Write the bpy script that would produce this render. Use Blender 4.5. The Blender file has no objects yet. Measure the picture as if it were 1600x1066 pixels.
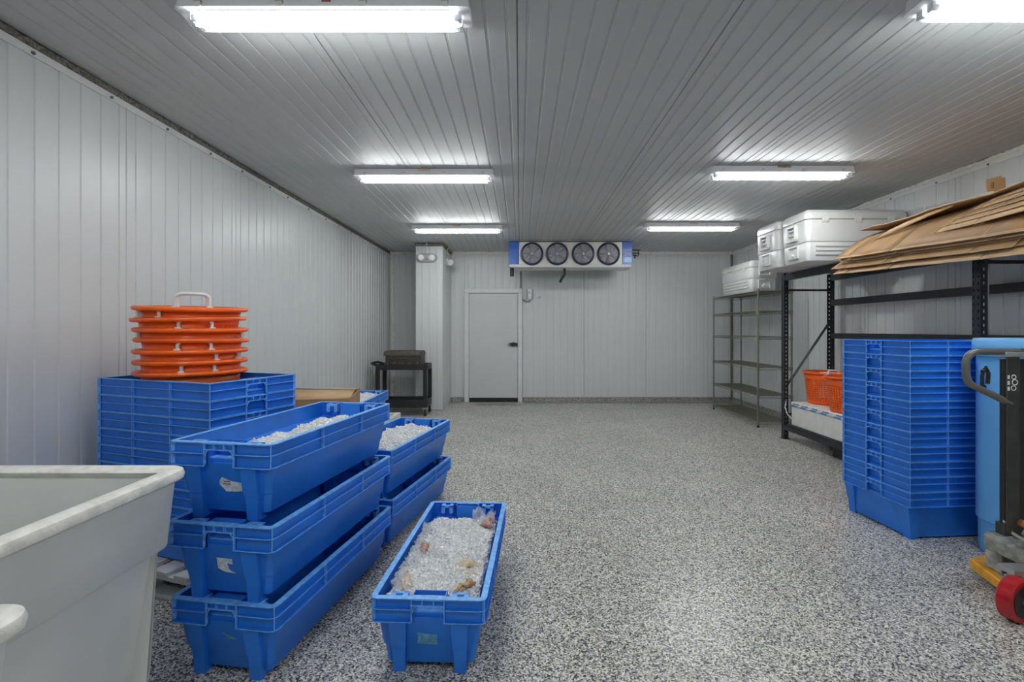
import bpy, bmesh, math, random
import numpy as np
from mathutils import Vector, Matrix
R = math.radians
PI = math.pi
scene = bpy.context.scene
C = scene.collection
# ---------------------------------------------------------------- camera, world, exposure
cd = bpy.data.cameras.new('camera'); cam = bpy.data.objects.new('camera', cd); C.objects.link(cam)
cam.location = (0, 0, 1.345); cam.rotation_euler = (PI/2, 0, 0)
cd.sensor_width = 36; cd.lens = 17.0; cd.clip_start = 0.02
cd.shift_x = -13/1600; cd.shift_y = -18/1600
scene.camera = cam
w = bpy.data.worlds.new('world'); scene.world = w; w.use_nodes = True
w.node_tree.nodes['Background'].inputs[0].default_value = (.66, .66, .66, 1)
w.node_tree.nodes['Background'].inputs[1].default_value = .05
TUBE = 36.0
scene.view_settings.view_transform = 'Standard'; scene.view_settings.look = 'None'
scene.view_settings.exposure = 0.92; scene.view_settings.gamma = 1
scene.view_settings.use_curve_mapping = False
scene.cycles.use_denoising = True
scene.cycles.max_bounces = 10; scene.cycles.diffuse_bounces = 6; scene.cycles.transparent_max_bounces = 12
scene.cycles.caustics_reflective = False; scene.cycles.caustics_refractive = False
scene.cycles.sample_clamp_indirect = 6

# ---------------------------------------------------------------- materials
def newmat(name):
    m = bpy.data.materials.new(name); m.use_nodes = True
    return m, m.node_tree, m.node_tree.nodes['Principled BSDF']
def pmat(name, col, rough=.5, metal=0, spec=.5, noise=0, nscale=20, bump=0, bscale=60, trans=0, coat=0, rnoise=0, alpha=1, sss=0):
    m, t, b = newmat(name)
    b.inputs['Base Color'].default_value = (*col, 1)
    b.inputs['Roughness'].default_value = rough
    b.inputs['Metallic'].default_value = metal
    b.inputs['Specular IOR Level'].default_value = spec
    b.inputs['Transmission Weight'].default_value = trans
    b.inputs['Coat Weight'].default_value = coat
    tc = t.nodes.new('ShaderNodeTexCoord')
    if noise:
        n = t.nodes.new('ShaderNodeTexNoise'); n.inputs['Scale'].default_value = nscale; n.inputs['Detail'].default_value = 5
        t.links.new(tc.outputs['Object'], n.inputs['Vector'])
        r = t.nodes.new('ShaderNodeMapRange'); r.inputs['From Min'].default_value = .3; r.inputs['From Max'].default_value = .7
        r.inputs['To Min'].default_value = 1-noise; r.inputs['To Max'].default_value = 1+noise
        t.links.new(n.outputs['Fac'], r.inputs['Value'])
        h = t.nodes.new('ShaderNodeHueSaturation'); h.inputs['Color'].default_value = (*col, 1)
        t.links.new(r.outputs[0], h.inputs['Value']); t.links.new(h.outputs[0], b.inputs['Base Color'])
        if rnoise:
            r2 = t.nodes.new('ShaderNodeMapRange'); r2.inputs['From Min'].default_value = .3; r2.inputs['From Max'].default_value = .7
            r2.inputs['To Min'].default_value = max(.02, rough-rnoise); r2.inputs['To Max'].default_value = rough+rnoise
            t.links.new(n.outputs['Fac'], r2.inputs['Value']); t.links.new(r2.outputs[0], b.inputs['Roughness'])
    if bump:
        n2 = t.nodes.new('ShaderNodeTexNoise'); n2.inputs['Scale'].default_value = bscale; n2.inputs['Detail'].default_value = 4
        t.links.new(tc.outputs['Object'], n2.inputs['Vector'])
        bp = t.nodes.new('ShaderNodeBump'); bp.inputs['Strength'].default_value = bump; bp.inputs['Distance'].default_value = .01
        t.links.new(n2.outputs['Fac'], bp.inputs['Height']); t.links.new(bp.outputs[0], b.inputs['Normal'])
    return m
M = {}
M['panel'] = pmat('wall_panel', (.635, .65, .65), .36, noise=.025, nscale=1.5, spec=.5, bump=.02, bscale=5)
M['ceil'] = pmat('ceiling_panel', (.56, .572, .57), .48, spec=.12, noise=.03, nscale=1.2, bump=.015, bscale=4)
M['backing'] = pmat('panel_joint', (.34, .35, .35), .7)
M['trimw'] = pmat('white_trim', (.7, .71, .7), .4, noise=.05, nscale=10)
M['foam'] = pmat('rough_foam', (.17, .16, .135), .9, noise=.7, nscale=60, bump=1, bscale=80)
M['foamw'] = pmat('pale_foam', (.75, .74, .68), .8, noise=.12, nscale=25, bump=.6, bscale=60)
M['blue'] = pmat('blue_plastic', (.018, .195, .74), .38, noise=.12, nscale=7, bump=.04, bscale=30, rnoise=.08)
M['blue_edge'] = pmat('scuffed_highlit_blue_edge', (.15, .43, .90), .45, noise=.25, nscale=40)  # lighter blue: scuffed edges, with the rim highlights also put into the colour
M['orange'] = pmat('orange_plastic', (.86, .125, .008), .35, noise=.08, nscale=12)
M['white_pl'] = pmat('white_plastic', (.72, .71, .68), .4, noise=.05, nscale=9)
M['tub'] = pmat('tub_plastic', (.70, .71, .69), .38, noise=.05, nscale=4, bump=.05, bscale=20)
M['tub_rim'] = pmat('worn_tub_rim', (.76, .75, .70), .45, noise=.16, nscale=22, bump=.35, bscale=45)
M['cooler'] = pmat('cooler_plastic', (.66, .66, .65), .35, noise=.03, nscale=6)
M['lightblue'] = pmat('light_blue_plastic', (.155, .47, .88), .42, noise=.05, nscale=4, bump=.03, bscale=15)
M['rack'] = pmat('rack_steel', (.017, .020, .027), .38, metal=.1, noise=.3, nscale=30)
M['black'] = pmat('black_plastic', (.016, .017, .018), .48, noise=.2, nscale=30)
M['darkgrey'] = pmat('dark_grey_steel', (.035, .037, .036), .4, noise=.35, nscale=14)
M['totebrown'] = pmat('dusty_dark_plastic', (.085, .076, .060), .6, noise=.35, nscale=40)
M['wire'] = pmat('wire_chrome', (.25, .25, .20), .35, metal=.7, noise=.2, nscale=40)
M['steel'] = pmat('steel', (.5, .5, .5), .35, metal=.8, noise=.1, nscale=20)
M['tube_grey'] = pmat('grey_tube', (.15, .15, .145), .35, metal=.3)
M['cast'] = pmat('grey_casting', (.33, .34, .31), .55, noise=.45, nscale=25, bump=.4, bscale=50)
M['yellow'] = pmat('yellow_paint', (.82, .38, .015), .4, noise=.15, nscale=25)
M['red'] = pmat('red_urethane', (.42, .01, .015), .22, noise=.15, nscale=20)
M['copper'] = pmat('copper', (.45, .19, .07), .4, metal=.6)
M['evap'] = pmat('evaporator_case', (.66, .64, .58), .35, noise=.05, nscale=12)
M['evapblue'] = pmat('evaporator_blue', (.012, .10, .42), .3, noise=.1, nscale=10)
M['navy'] = pmat('navy_plastic', (.008, .012, .05), .35)
M['guard'] = pmat('guard_wire', (.62, .60, .60), .3, metal=.3)
M['fanblade'] = pmat('fan_blade', (.36, .37, .46), .3, metal=.3)
M['galv'] = pmat('galvanized', (.42, .44, .46), .3, metal=.7)
M['socket'] = pmat('lamp_socket', (.6, .62, .66), .3)
M['housing'] = pmat('fixture_housing', (.72, .72, .74), .4)
M['door'] = pmat('door_leaf', (.60, .61, .61), .38, noise=.02, nscale=3)
M['green'] = pmat('green_plastic', (.01, .12, .09), .4)
M['lens'] = pmat('lamp_lens', (.85, .85, .83), .15)
M['sticker'] = pmat('torn_paper', (.62, .66, .70), .6, noise=.25, nscale=60)
M['sticker2'] = pmat('faded_label', (.10, .33, .55), .5, noise=.35, nscale=45)
M['redlabel'] = pmat('red_label', (.22, .08, .08), .5, noise=.4, nscale=200)
M['ink'] = pmat('ink', (.03, .025, .02), .7)
M['whiteprint'] = pmat('white_print', (.72, .75, .75), .5)
M['bluetape'] = pmat('blue_print', (.02, .22, .55), .5, noise=.3, nscale=60)
M['whitebox'] = pmat('white_foam', (.74, .73, .70), .6, noise=.06, nscale=15, bump=.1, bscale=60)
M['rubber'] = pmat('rubber', (.012, .012, .012), .6)
M['fish_pink'] = pmat('seafood_pink', (.36, .17, .145), .3, noise=.7, nscale=50, bump=.6, bscale=60)
M['fish_tan'] = pmat('seafood_tan', (.58, .46, .33), .3, noise=.3, nscale=40, bump=.6, bscale=50)
M['fish_brown'] = pmat('seafood_brown', (.36, .19, .05), .3, noise=.7, nscale=50, bump=.5, bscale=50)
M['palletwood'] = pmat('dark_block', (.02, .02, .02), .7)
M['tapeclear'] = pmat('packing_tape', (.30, .36, .42), .25)

def cardboard(name, col):
    m, t, b = newmat(name)
    tc = t.nodes.new('ShaderNodeTexCoord')
    n = t.nodes.new('ShaderNodeTexNoise'); n.inputs['Scale'].default_value = 6; n.inputs['Detail'].default_value = 6
    t.links.new(tc.outputs['Object'], n.inputs['Vector'])
    cr = t.nodes.new('ShaderNodeValToRGB')
    cr.color_ramp.elements[0].position = .3; cr.color_ramp.elements[0].color = (col[0]*.72, col[1]*.68, col[2]*.6, 1)
    cr.color_ramp.elements[1].position = .7; cr.color_ramp.elements[1].color = (*col, 1)
    t.links.new(n.outputs['Fac'], cr.inputs[0]); t.links.new(cr.outputs[0], b.inputs['Base Color'])
    b.inputs['Roughness'].default_value = .65
    w2 = t.nodes.new('ShaderNodeTexWave'); w2.inputs['Scale'].default_value = 60; w2.bands_direction = 'Y'
    t.links.new(tc.outputs['Object'], w2.inputs['Vector'])
    bp = t.nodes.new('ShaderNodeBump'); bp.inputs['Strength'].default_value = .08; bp.inputs['Distance'].default_value = .003
    t.links.new(w2.outputs['Fac'], bp.inputs['Height']); t.links.new(bp.outputs[0], b.inputs['Normal'])
    return m
M['card'] = cardboard('cardboard', (.46, .275, .125))
M['card2'] = cardboard('cardboard_dark', (.33, .19, .085))
M['card3'] = cardboard('cardboard_light', (.56, .37, .20))

M['cardedge'] = cardboard('cardboard_edge', (.66, .50, .33))

def ice_mat():
    m, t, b = newmat('crushed_ice')
    b.inputs['Roughness'].default_value = .15
    b.inputs['IOR'].default_value = 1.31
    b.inputs['Transmission Weight'].default_value = .08
    tc = t.nodes.new('ShaderNodeTexCoord')
    v = t.nodes.new('ShaderNodeTexVoronoi'); v.inputs['Scale'].default_value = 90
    t.links.new(tc.outputs['Object'], v.inputs['Vector'])
    cr = t.nodes.new('ShaderNodeValToRGB')
    cr.color_ramp.elements[0].color = (.66, .67, .68, 1); cr.color_ramp.elements[1].color = (.97, .97, .96, 1)
    sep = t.nodes.new('ShaderNodeSeparateColor'); t.links.new(v.outputs['Color'], sep.inputs[0])
    t.links.new(sep.outputs[0], cr.inputs[0]); t.links.new(cr.outputs[0], b.inputs['Base Color'])
    return m
M['ice'] = ice_mat()

def clear_mat(name, tint=(1, 1, 1), amt=.8, rough=.1):
    m = bpy.data.materials.new(name); m.use_nodes = True; t = m.node_tree; t.nodes.clear()
    o = t.nodes.new('ShaderNodeOutputMaterial'); mx = t.nodes.new('ShaderNodeMixShader')
    tr = t.nodes.new('ShaderNodeBsdfTransparent'); tr.inputs[0].default_value = (*tint, 1)
    gl = t.nodes.new('ShaderNodeBsdfPrincipled'); gl.inputs['Base Color'].default_value = (.8, .82, .84, 1); gl.inputs['Roughness'].default_value = rough
    mx.inputs[0].default_value = amt
    t.links.new(gl.outputs[0], mx.inputs[1]); t.links.new(tr.outputs[0], mx.inputs[2]); t.links.new(mx.outputs[0], o.inputs[0])
    return m
M['cover'] = clear_mat('clear_acrylic', (.97, .985, .98), .86, .15)
M['film'] = clear_mat('clear_film', (.97, .975, .98), .62, .2)

def emis(name, col, s):
    m = bpy.data.materials.new(name); m.use_nodes = True; t = m.node_tree; t.nodes.clear()
    o = t.nodes.new('ShaderNodeOutputMaterial'); e = t.nodes.new('ShaderNodeEmission')
    e.inputs[0].default_value = (*col, 1); e.inputs[1].default_value = s
    t.links.new(e.outputs[0], o.inputs[0]); return m
M['tube'] = emis('lit_tube', (.97, .99, 1.0), TUBE)

def floor_mat(name, mul=1.0, spread=0):
    m, t, b = newmat(name)
    tc = t.nodes.new('ShaderNodeTexCoord')
    v = t.nodes.new('ShaderNodeTexVoronoi'); v.inputs['Scale'].default_value = 158; v.inputs['Randomness'].default_value = 1
    nz = t.nodes.new('ShaderNodeTexNoise'); nz.inputs['Scale'].default_value = 90
    t.links.new(tc.outputs['Object'], nz.inputs['Vector'])
    ad = t.nodes.new('ShaderNodeVectorMath'); ad.operation = 'MULTIPLY_ADD'; ad.inputs[1].default_value = (.006, .006, .006)
    t.links.new(nz.outputs['Color'], ad.inputs[0]); t.links.new(tc.outputs['Object'], ad.inputs[2])
    t.links.new(ad.outputs[0], v.inputs['Vector'])
    sp = t.nodes.new('ShaderNodeSeparateColor'); t.links.new(v.outputs['Color'], sp.inputs[0])
    cr = t.nodes.new('ShaderNodeValToRGB'); cr.color_ramp.interpolation = 'CONSTANT'
    cols = [(0, (.022, .023, .026)), (.13, (.08, .08, .08)), (.20, (.26, .25, .23)), (.38, (.57, .55, .495)), (.66, (.84, .82, .76)),
            (.84, (.40, .36, .29)), (.92, (.13, .17, .27)), (.96, (.5, .51, .52))]
    e = cr.color_ramp.elements
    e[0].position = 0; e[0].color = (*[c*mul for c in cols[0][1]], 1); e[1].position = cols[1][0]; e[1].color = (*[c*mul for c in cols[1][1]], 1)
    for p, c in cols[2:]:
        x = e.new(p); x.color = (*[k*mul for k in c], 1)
    t.links.new(sp.outputs[0], cr.inputs[0])
    # large scale worn / dusty patches of the coating
    n2 = t.nodes.new('ShaderNodeTexNoise'); n2.inputs['Scale'].default_value = 1.3; n2.inputs['Detail'].default_value = 5
    t.links.new(tc.outputs['Object'], n2.inputs['Vector'])
    mr = t.nodes.new('ShaderNodeMapRange'); mr.inputs['From Min'].default_value = .3; mr.inputs['From Max'].default_value = .7
    mr.inputs['To Min'].default_value = .9; mr.inputs['To Max'].default_value = 1.08
    t.links.new(n2.outputs['Fac'], mr.inputs['Value'])
    h = t.nodes.new('ShaderNodeHueSaturation'); t.links.new(cr.outputs[0], h.inputs['Color']); t.links.new(mr.outputs[0], h.inputs['Value'])
    t.links.new(h.outputs[0], b.inputs['Base Color'])
    b.inputs['Roughness'].default_value = .5
    b.inputs['Specular IOR Level'].default_value = .35
    b.inputs['Coat Weight'].default_value = .45; b.inputs['Coat Roughness'].default_value = .24
    bp = t.nodes.new('ShaderNodeBump'); bp.inputs['Strength'].default_value = .10; bp.inputs['Distance'].default_value = .003
    n3 = t.nodes.new('ShaderNodeTexNoise'); n3.inputs['Scale'].default_value = 18; n3.inputs['Detail'].default_value = 2
    t.links.new(tc.outputs['Object'], n3.inputs['Vector'])
    t.links.new(n3.outputs['Fac'], bp.inputs['Height']); t.links.new(bp.outputs[0], b.inputs['Coat Normal'])
    return m
M['floor'] = floor_mat('epoxy_flake_floor')
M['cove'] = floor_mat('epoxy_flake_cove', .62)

# ---------------------------------------------------------------- mesh helper
class G:
    def __init__(s): s.v = []; s.f = []; s.m = []
    def add(s, vs, fs, mi=0):
        o = len(s.v); s.v += [tuple(p) for p in vs]
        for f in fs: s.f.append([i+o for i in f]); s.m.append(mi)
    def box(s, x0, x1, y0, y1, z0, z1, mi=0, T=None):
        vs = [(x0,y0,z0),(x1,y0,z0),(x1,y1,z0),(x0,y1,z0),(x0,y0,z1),(x1,y0,z1),(x1,y1,z1),(x0,y1,z1)]
        if T is not None: vs = [tuple(T @ Vector(p)) for p in vs]
        s.add(vs, [(3,2,1,0),(4,5,6,7),(0,1,5,4),(1,2,6,5),(2,3,7,6),(3,0,4,7)], mi)
    def hexa(s, p, mi=0):   # 8 explicit corners, bottom 4 then top 4
        s.add(p, [(3,2,1,0),(4,5,6,7),(0,1,5,4),(1,2,6,5),(2,3,7,6),(3,0,4,7)], mi)
    def tube(s, pts, r, n=8, mi=0, closed=False, flat=1.0):
        pts = [Vector(p) for p in pts]; rings = []; L = len(pts); prev = None
        for i, p in enumerate(pts):
            if closed: d = (pts[(i+1) % L]-pts[i-1]).normalized()
            elif i == 0: d = (pts[1]-p).normalized()
            elif i == L-1: d = (p-pts[i-1]).normalized()
            else: d = ((pts[i+1]-p).normalized()+(p-pts[i-1]).normalized()).normalized()
            if prev is None:
                up = Vector((0,0,1)) if abs(d.z) < .9 else Vector((1,0,0))
                a = d.cross(up).normalized()
            else: a = (prev-d*prev.dot(d)).normalized()
            prev = a; b = d.cross(a)
            rr = r[i] if isinstance(r, (list, tuple)) else r
            rings.append([p+a*rr*math.cos(2*PI*k/n)+b*rr*flat*math.sin(2*PI*k/n) for k in range(n)])
        vs = [q for g in rings for q in g]; fs = []
        for i in range(L if closed else L-1):
            j = (i+1) % L
            for k in range(n): fs.append((i*n+k, i*n+(k+1) % n, j*n+(k+1) % n, j*n+k))
        if not closed: fs.append(tuple(range(n-1, -1, -1))); fs.append(tuple(range((L-1)*n, L*n)))
        s.add(vs, fs, mi)
    def cyl(s, a, b, r, n=16, mi=0): s.tube([a, b], r, n, mi)
    def lathe(s, prof, n=48, mi=0, T=None, closed=False):
        vs = []
        for (r, z) in prof:
            for k in range(n): vs.append((r*math.cos(2*PI*k/n), r*math.sin(2*PI*k/n), z))
        if T is not None: vs = [tuple(T @ Vector(p)) for p in vs]
        fs = []; P = len(prof)
        for i in range(P if closed else P-1):
            j = (i+1) % P
            for k in range(n): fs.append((i*n+k, i*n+(k+1) % n, j*n+(k+1) % n, j*n+k))
        s.add(vs, fs, mi)
    def disc(s, r, z, n=32, mi=0, T=None):
        vs = [(r*math.cos(2*PI*k/n), r*math.sin(2*PI*k/n), z) for k in range(n)]
        if T is not None: vs = [tuple(T @ Vector(p)) for p in vs]
        s.add(vs, [tuple(range(n))], mi)
    def sweep(s, path, prof, closed=True, mi=0, mis=None, pclosed=True):
        n = len(prof); vs = []
        for (x, y, nx, ny) in path:
            for (d, z) in prof: vs.append((x-nx*d, y-ny*d, z))
        L = len(path); fs = []; ms = []
        for i in range(L if closed else L-1):
            j = (i+1) % L
            for k in range(n if pclosed else n-1):
                fs.append((i*n+k, j*n+k, j*n+(k+1) % n, i*n+(k+1) % n)); ms.append(mis[k] if mis else mi)
        if not closed and pclosed:
            fs.append(tuple(range(n))); ms.append(mi); fs.append(tuple(range((L-1)*n, L*n))[::-1]); ms.append(mi)
        o = len(s.v); s.v += vs
        for f, q in zip(fs, ms): s.f.append([i+o for i in f]); s.m.append(q)
    def rsweep(s, W, L, rad, prof, seg=5, mi=0):
        n = len(prof); vs = []; rings = [rr_path(W-2*d, L-2*d, rad, seg) for d, z in prof]; m = len(rings[0])
        for i in range(m):
            for k in range(n): vs.append((rings[k][i][0], rings[k][i][1], prof[k][1]))
        s.add(vs, [(i*n+k, ((i+1) % m)*n+k, ((i+1) % m)*n+(k+1) % n, i*n+(k+1) % n) for i in range(m) for k in range(n)], mi)
    def loft(s, W, L, r, prof, seg=5, cap0=True, cap1=True, mi=0, cx=0, cy=0):
        """stack of rounded rectangles: prof = [(inset, z)], outside surface"""
        pth = rr_path(W, L, r, seg); n = len(pth); vs = []
        for (d, z) in prof:
            for (x, y, nx, ny) in pth: vs.append((cx+x-nx*d, cy+y-ny*d, z))
        fs = []
        for i in range(len(prof)-1):
            for k in range(n): fs.append((i*n+k, i*n+(k+1) % n, (i+1)*n+(k+1) % n, (i+1)*n+k))
        if cap0: fs.append(tuple(range(n))[::-1])
        if cap1: fs.append(tuple(range((len(prof)-1)*n, len(prof)*n)))
        s.add(vs, fs, mi)
    def xf(s, T):
        s.v = [tuple(T @ Vector(p)) for p in s.v]; return s
    def build(s, name, mats, parent=None, bevel=0, smooth=True, solid=0, ang=38, loc=None, rim=False):
        me = bpy.data.meshes.new(name); me.from_pydata(s.v, [], s.f)
        if not isinstance(mats, (list, tuple)): mats = [mats]
        for m in mats: me.materials.append(m)
        me.polygons.foreach_set('material_index', s.m)
        bm = bmesh.new(); bm.from_mesh(me)
        bmesh.ops.recalc_face_normals(bm, faces=bm.faces)
        if smooth:
            for f in bm.faces: f.smooth = True
            for e in bm.edges:
                if len(e.link_faces) == 2: e.smooth = e.calc_face_angle(0) < R(ang)
        bm.to_mesh(me); bm.free()
        o = bpy.data.objects.new(name, me); C.objects.link(o)
        if parent is not None: o.parent = parent
        if loc is not None: o.location = loc
        if solid:
            k = o.modifiers.new('thickness', 'SOLIDIFY'); k.thickness = solid; k.offset = 0
            if rim: k.material_offset_rim = 1
        if bevel:
            k = o.modifiers.new('bevel', 'BEVEL'); k.width = bevel; k.segments = 2; k.limit_method = 'ANGLE'; k.angle_limit = R(40)
        return o
def rr_path(W, L, r, seg=5):
    out = []
    for (cx, cy, a0) in ((W/2-r, -L/2+r, -90), (W/2-r, L/2-r, 0), (-W/2+r, L/2-r, 90), (-W/2+r, -L/2+r, 180)):
        for k in range(seg+1):
            a = R(a0+90*k/seg); nx, ny = math.cos(a), math.sin(a)
            out.append((cx+r*nx, cy+r*ny, nx, ny))
    return out
def half_path(W, L, r, g, sx, seg=5):
    out = [(g, -L/2, 0, -1)]
    for (cx, cy, a0) in ((W/2-r, -L/2+r, -90), (W/2-r, L/2-r, 0)):
        for k in range(seg+1):
            a = R(a0+90*k/seg); nx, ny = math.cos(a), math.sin(a)
            out.append((cx+r*nx, cy+r*ny, nx, ny))
    out.append((g, L/2, 0, 1))
    return [(sx*x, y, sx*nx, ny) for (x, y, nx, ny) in out]
def tag(o, label=None, cat=None, group=None, kind=None):
    if label: o['label'] = label
    if cat: o['category'] = cat
    if group: o['group'] = group
    if kind: o['kind'] = kind
    return o
def thing(name, label, cat, loc=(0,0,0), rz=0, group=None):
    o = bpy.data.objects.new(name, None); C.objects.link(o); o.empty_display_size = .1
    o.location = loc; o.rotation_euler = (0, 0, rz)
    return tag(o, label, cat, group)
def struct(o): o['kind'] = 'structure'; return o
kids = {}
def copy_tree(o, parent=None):
    c = o.copy(); C.objects.link(c); c.parent = parent
    for ch in o.children: copy_tree(ch, c)
    return c
def text_mesh(name, txt, size, mat, parent, loc, rot, ext=.0004):
    cu = bpy.data.curves.new(name, 'FONT'); cu.body = txt; cu.size = size; cu.extrude = ext; cu.align_x = 'CENTER'; cu.align_y = 'CENTER'
    o = bpy.data.objects.new(name, cu); C.objects.link(o); cu.materials.append(mat)
    dg = bpy.context.evaluated_depsgraph_get(); me = bpy.data.meshes.new_from_object(o.evaluated_get(dg)); me.name = name
    bpy.data.objects.remove(o)
    o = bpy.data.objects.new(name, me); C.objects.link(o); o.parent = parent; o.location = loc; o.rotation_euler = rot
    return o
random.seed(5)

# ================================================================ THE ROOM
XL, XR, YB, YF, H = -2.44, 3.95, 9.0, -1.7, 2.795
g = G(); g.box(XL-.3, XR+.3, YF-.3, YB+.3, -.15, 0)
struct(g.build('floor', M['floor'], smooth=False))

def panel_geo(width, height, pitch=.128, gw=.030, depth=.0055, thick=.022, off=.064, joint=.004):
    """metal-faced insulated panel: u along width, +v faces the room, extruded in w"""
    pr = [(joint/2, -thick), (joint/2, -.004), (joint/2+.003, 0)]
    u = off
    while u+gw/2 < width-.012:
        pr += [(u-gw/2, 0), (u-gw/2+.004, -depth), (u+gw/2-.004, -depth), (u+gw/2, 0)]; u += pitch
    pr += [(width-joint/2-.003, 0), (width-joint/2, -.004), (width-joint/2, -thick)]
    n = len(pr); vs = [(a, b, 0) for a, b in pr]+[(a, b, height) for a, b in pr]
    fs = [(i, (i+1) % n, n+(i+1) % n, n+i) for i in range(n)]+[tuple(range(n))[::-1], tuple(range(n, 2*n))]
    g = G(); g.add(vs, fs); return g
pc = {}
def put_panel(parent, origin, udir, vdir, wdir, width, height, mat, name='panel', **kw):
    key = (round(width, 4), round(height, 4), mat.name, tuple(sorted(kw.items())))
    if key not in pc:
        o = panel_geo(width, height, **kw).build(name, mat, smooth=False); pc[key] = o.data
    else:
        o = bpy.data.objects.new(name, pc[key]); C.objects.link(o)
    o.parent = parent
    m = Matrix((( *udir,), (*vdir,), (*wdir,))).transposed().to_4x4(); m.translation = Vector(origin)
    o.matrix_local = m
    return o
HC = .08
# left wall (faces +X)
g = G(); g.box(XL-.2, XL-.022, YF, YB, 0, H+.1)
wl = struct(g.build('wall_left', M['backing'], smooth=False))
y = 2.995-1.152*5
while y < YB-.01:
    a = max(y, YF); b = min(y+1.152, YB)
    if b-a > .05: put_panel(wl, (XL, b, .012), (0,-1,0), (1,0,0), (0,0,1), b-a, H-.05, M['panel'])
    y += 1.152
# right wall (faces -X)
g = G(); g.box(XR+.022, XR+.2, YF, YB, 0, H+.1)
wr = struct(g.build('wall_right', M['backing'], smooth=False))
y = YB-1.152*10
while y < YB-.01:
    a = max(y, YF); b = min(y+1.152, YB)
    if b-a > .05: put_panel(wr, (XR, a, HC), (0,1,0), (-1,0,0), (0,0,1), b-a, H-.05-HC, M['panel'])
    y += 1.152
# back wall (faces -Y)
g = G(); g.box(XL-.2, XR+.2, YB+.022, YB+.2, 0, H+.1)
wb = struct(g.build('wall_back', M['backing'], smooth=False))
DX0, DX1, DZ = -1.036, .036, 2.105
put_panel(wb, (XL, YB, HC), (1,0,0), (0,-1,0), (0,0,1), 1.152, H-.05-HC, M['panel'])
put_panel(wb, (XL+1.152, YB, HC), (1,0,0), (0,-1,0), (0,0,1), DX0-XL-1.152, H-.05-HC, M['panel'])
put_panel(wb, (DX0, YB, DZ), (1,0,0), (0,-1,0), (0,0,1), DX1-DX0, H-.05-DZ, M['panel'])
x = DX1
while x < XR-.05:
    b = min(x+1.152, XR); put_panel(wb, (x, YB, HC), (1,0,0), (0,-1,0), (0,0,1), b-x, H-.05-HC, M['panel']); x += 1.152
# wall behind the camera
g = G(); g.box(XL-.2, XR+.2, YF-.2, YF-.022, 0, H+.1)
wf = struct(g.build('wall_front', M['backing'], smooth=False))
x = XL
while x < XR-.05:
    b = min(x+1.152, XR); put_panel(wf, (b, YF, 0), (-1,0,0), (0,1,0), (0,0,1), b-x, H-.05, M['panel']); x += 1.152
# ceiling
g = G(); g.box(XL-.2, XR+.2, YF-.2, YB+.2, H+.022, H+.2)
ce = struct(g.build('ceiling', M['backing'], smooth=False))
x = -.015-1.0*3
while x < XR:
    a = max(x, XL); b = min(x+1.0, XR)
    if b-a > .03: put_panel(ce, (a, YF, H), (1,0,0), (0,0,-1), (0,1,0), b-a, YB-YF, M['ceil'], pitch=.1, gw=.018, depth=.005, off=.05)
    x += 1.0
# pillar on the back wall
g = G(); g.box(-1.74, -1.32, 8.12, YB, 0, H-.03)
wp = struct(g.build('wall_pillar', M['backing'], smooth=False))
put_panel(wp, (-1.753, 8.10, .004), (1,0,0), (0,-1,0), (0,0,1), .445, H-.04, M['panel'], off=.09)
put_panel(wp, (-1.30, 8.10, .004), (0,1,0), (1,0,0), (0,0,1), .45, H-.04, M['panel'], off=.09)
put_panel(wp, (-1.30, 8.55, .004), (0,1,0), (1,0,0), (0,0,1), .45, H-.04, M['panel'], off=.09)
put_panel(wp, (-1.753, YB, .004), (0,-1,0), (-1,0,0), (0,0,1), .9, H-.04, M['panel'], off=.09)
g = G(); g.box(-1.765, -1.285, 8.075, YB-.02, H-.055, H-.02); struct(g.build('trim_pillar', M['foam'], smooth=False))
# baseboards: sloped flake coving
def cove(name, p, q, inward):
    g = G(); p = Vector(p); q = Vector(q); n = Vector(inward)
    prof = [(0.0, .088), (.010, .088), (.018, .04), (.045, .010), (.20, .002), (.20, 0), (0, 0)]
    vs = [tuple(b+n*d+Vector((0,0,z))) for b in (p, q) for (d, z) in prof]; k = len(prof)
    g.add(vs, [(i, (i+1) % k, k+(i+1) % k, k+i) for i in range(k)]+[tuple(range(k)), tuple(range(k, 2*k))[::-1]])
    return struct(g.build(name, M['cove'], smooth=False))
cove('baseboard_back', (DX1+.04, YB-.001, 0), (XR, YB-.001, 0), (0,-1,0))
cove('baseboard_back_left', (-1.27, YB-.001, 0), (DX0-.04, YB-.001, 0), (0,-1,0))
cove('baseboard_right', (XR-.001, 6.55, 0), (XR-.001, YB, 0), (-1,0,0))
# ragged foam and metal trim where walls meet the ceiling
def ragged(name, a, b, u, v, w0, mat, step=.03, amp=.012, seed=1):
    """strip from a to b with noisy width along u (base width w0) and thickness along v"""
    rnd = random.Random(seed); a = Vector(a); b = Vector(b); u = Vector(u); v = Vector(v)
    n = int((b-a).length/step); vs = []; fs = []
    for i in range(n+1):
        p = a.lerp(b, i/n); w = w0+rnd.uniform(-amp, amp); t = .012+rnd.uniform(-.005, .006)
        vs += [tuple(p), tuple(p+v*t), tuple(p+u*w+v*t*.8), tuple(p+u*w)]
    for i in range(n):
        for k in range(4): fs.append((i*4+k, i*4+(k+1) % 4, i*4+4+(k+1) % 4, i*4+4+k))
    fs += [(3,2,1,0), (n*4, n*4+1, n*4+2, n*4+3)]
    g = G(); g.add(vs, fs); return struct(g.build(name, mat))
def metal_trim(name, box, screws, mat):
    g = G(); g.box(*box)
    o = struct(g.build(name, mat, smooth=False))
    for p in screws:
        s = G(); s.tube([p, (p[0]+(.012 if p[0] < 0 else -.012), p[1], p[2])], .009, 8); s.build('screw', M['foam'], o)
    return o
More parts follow.
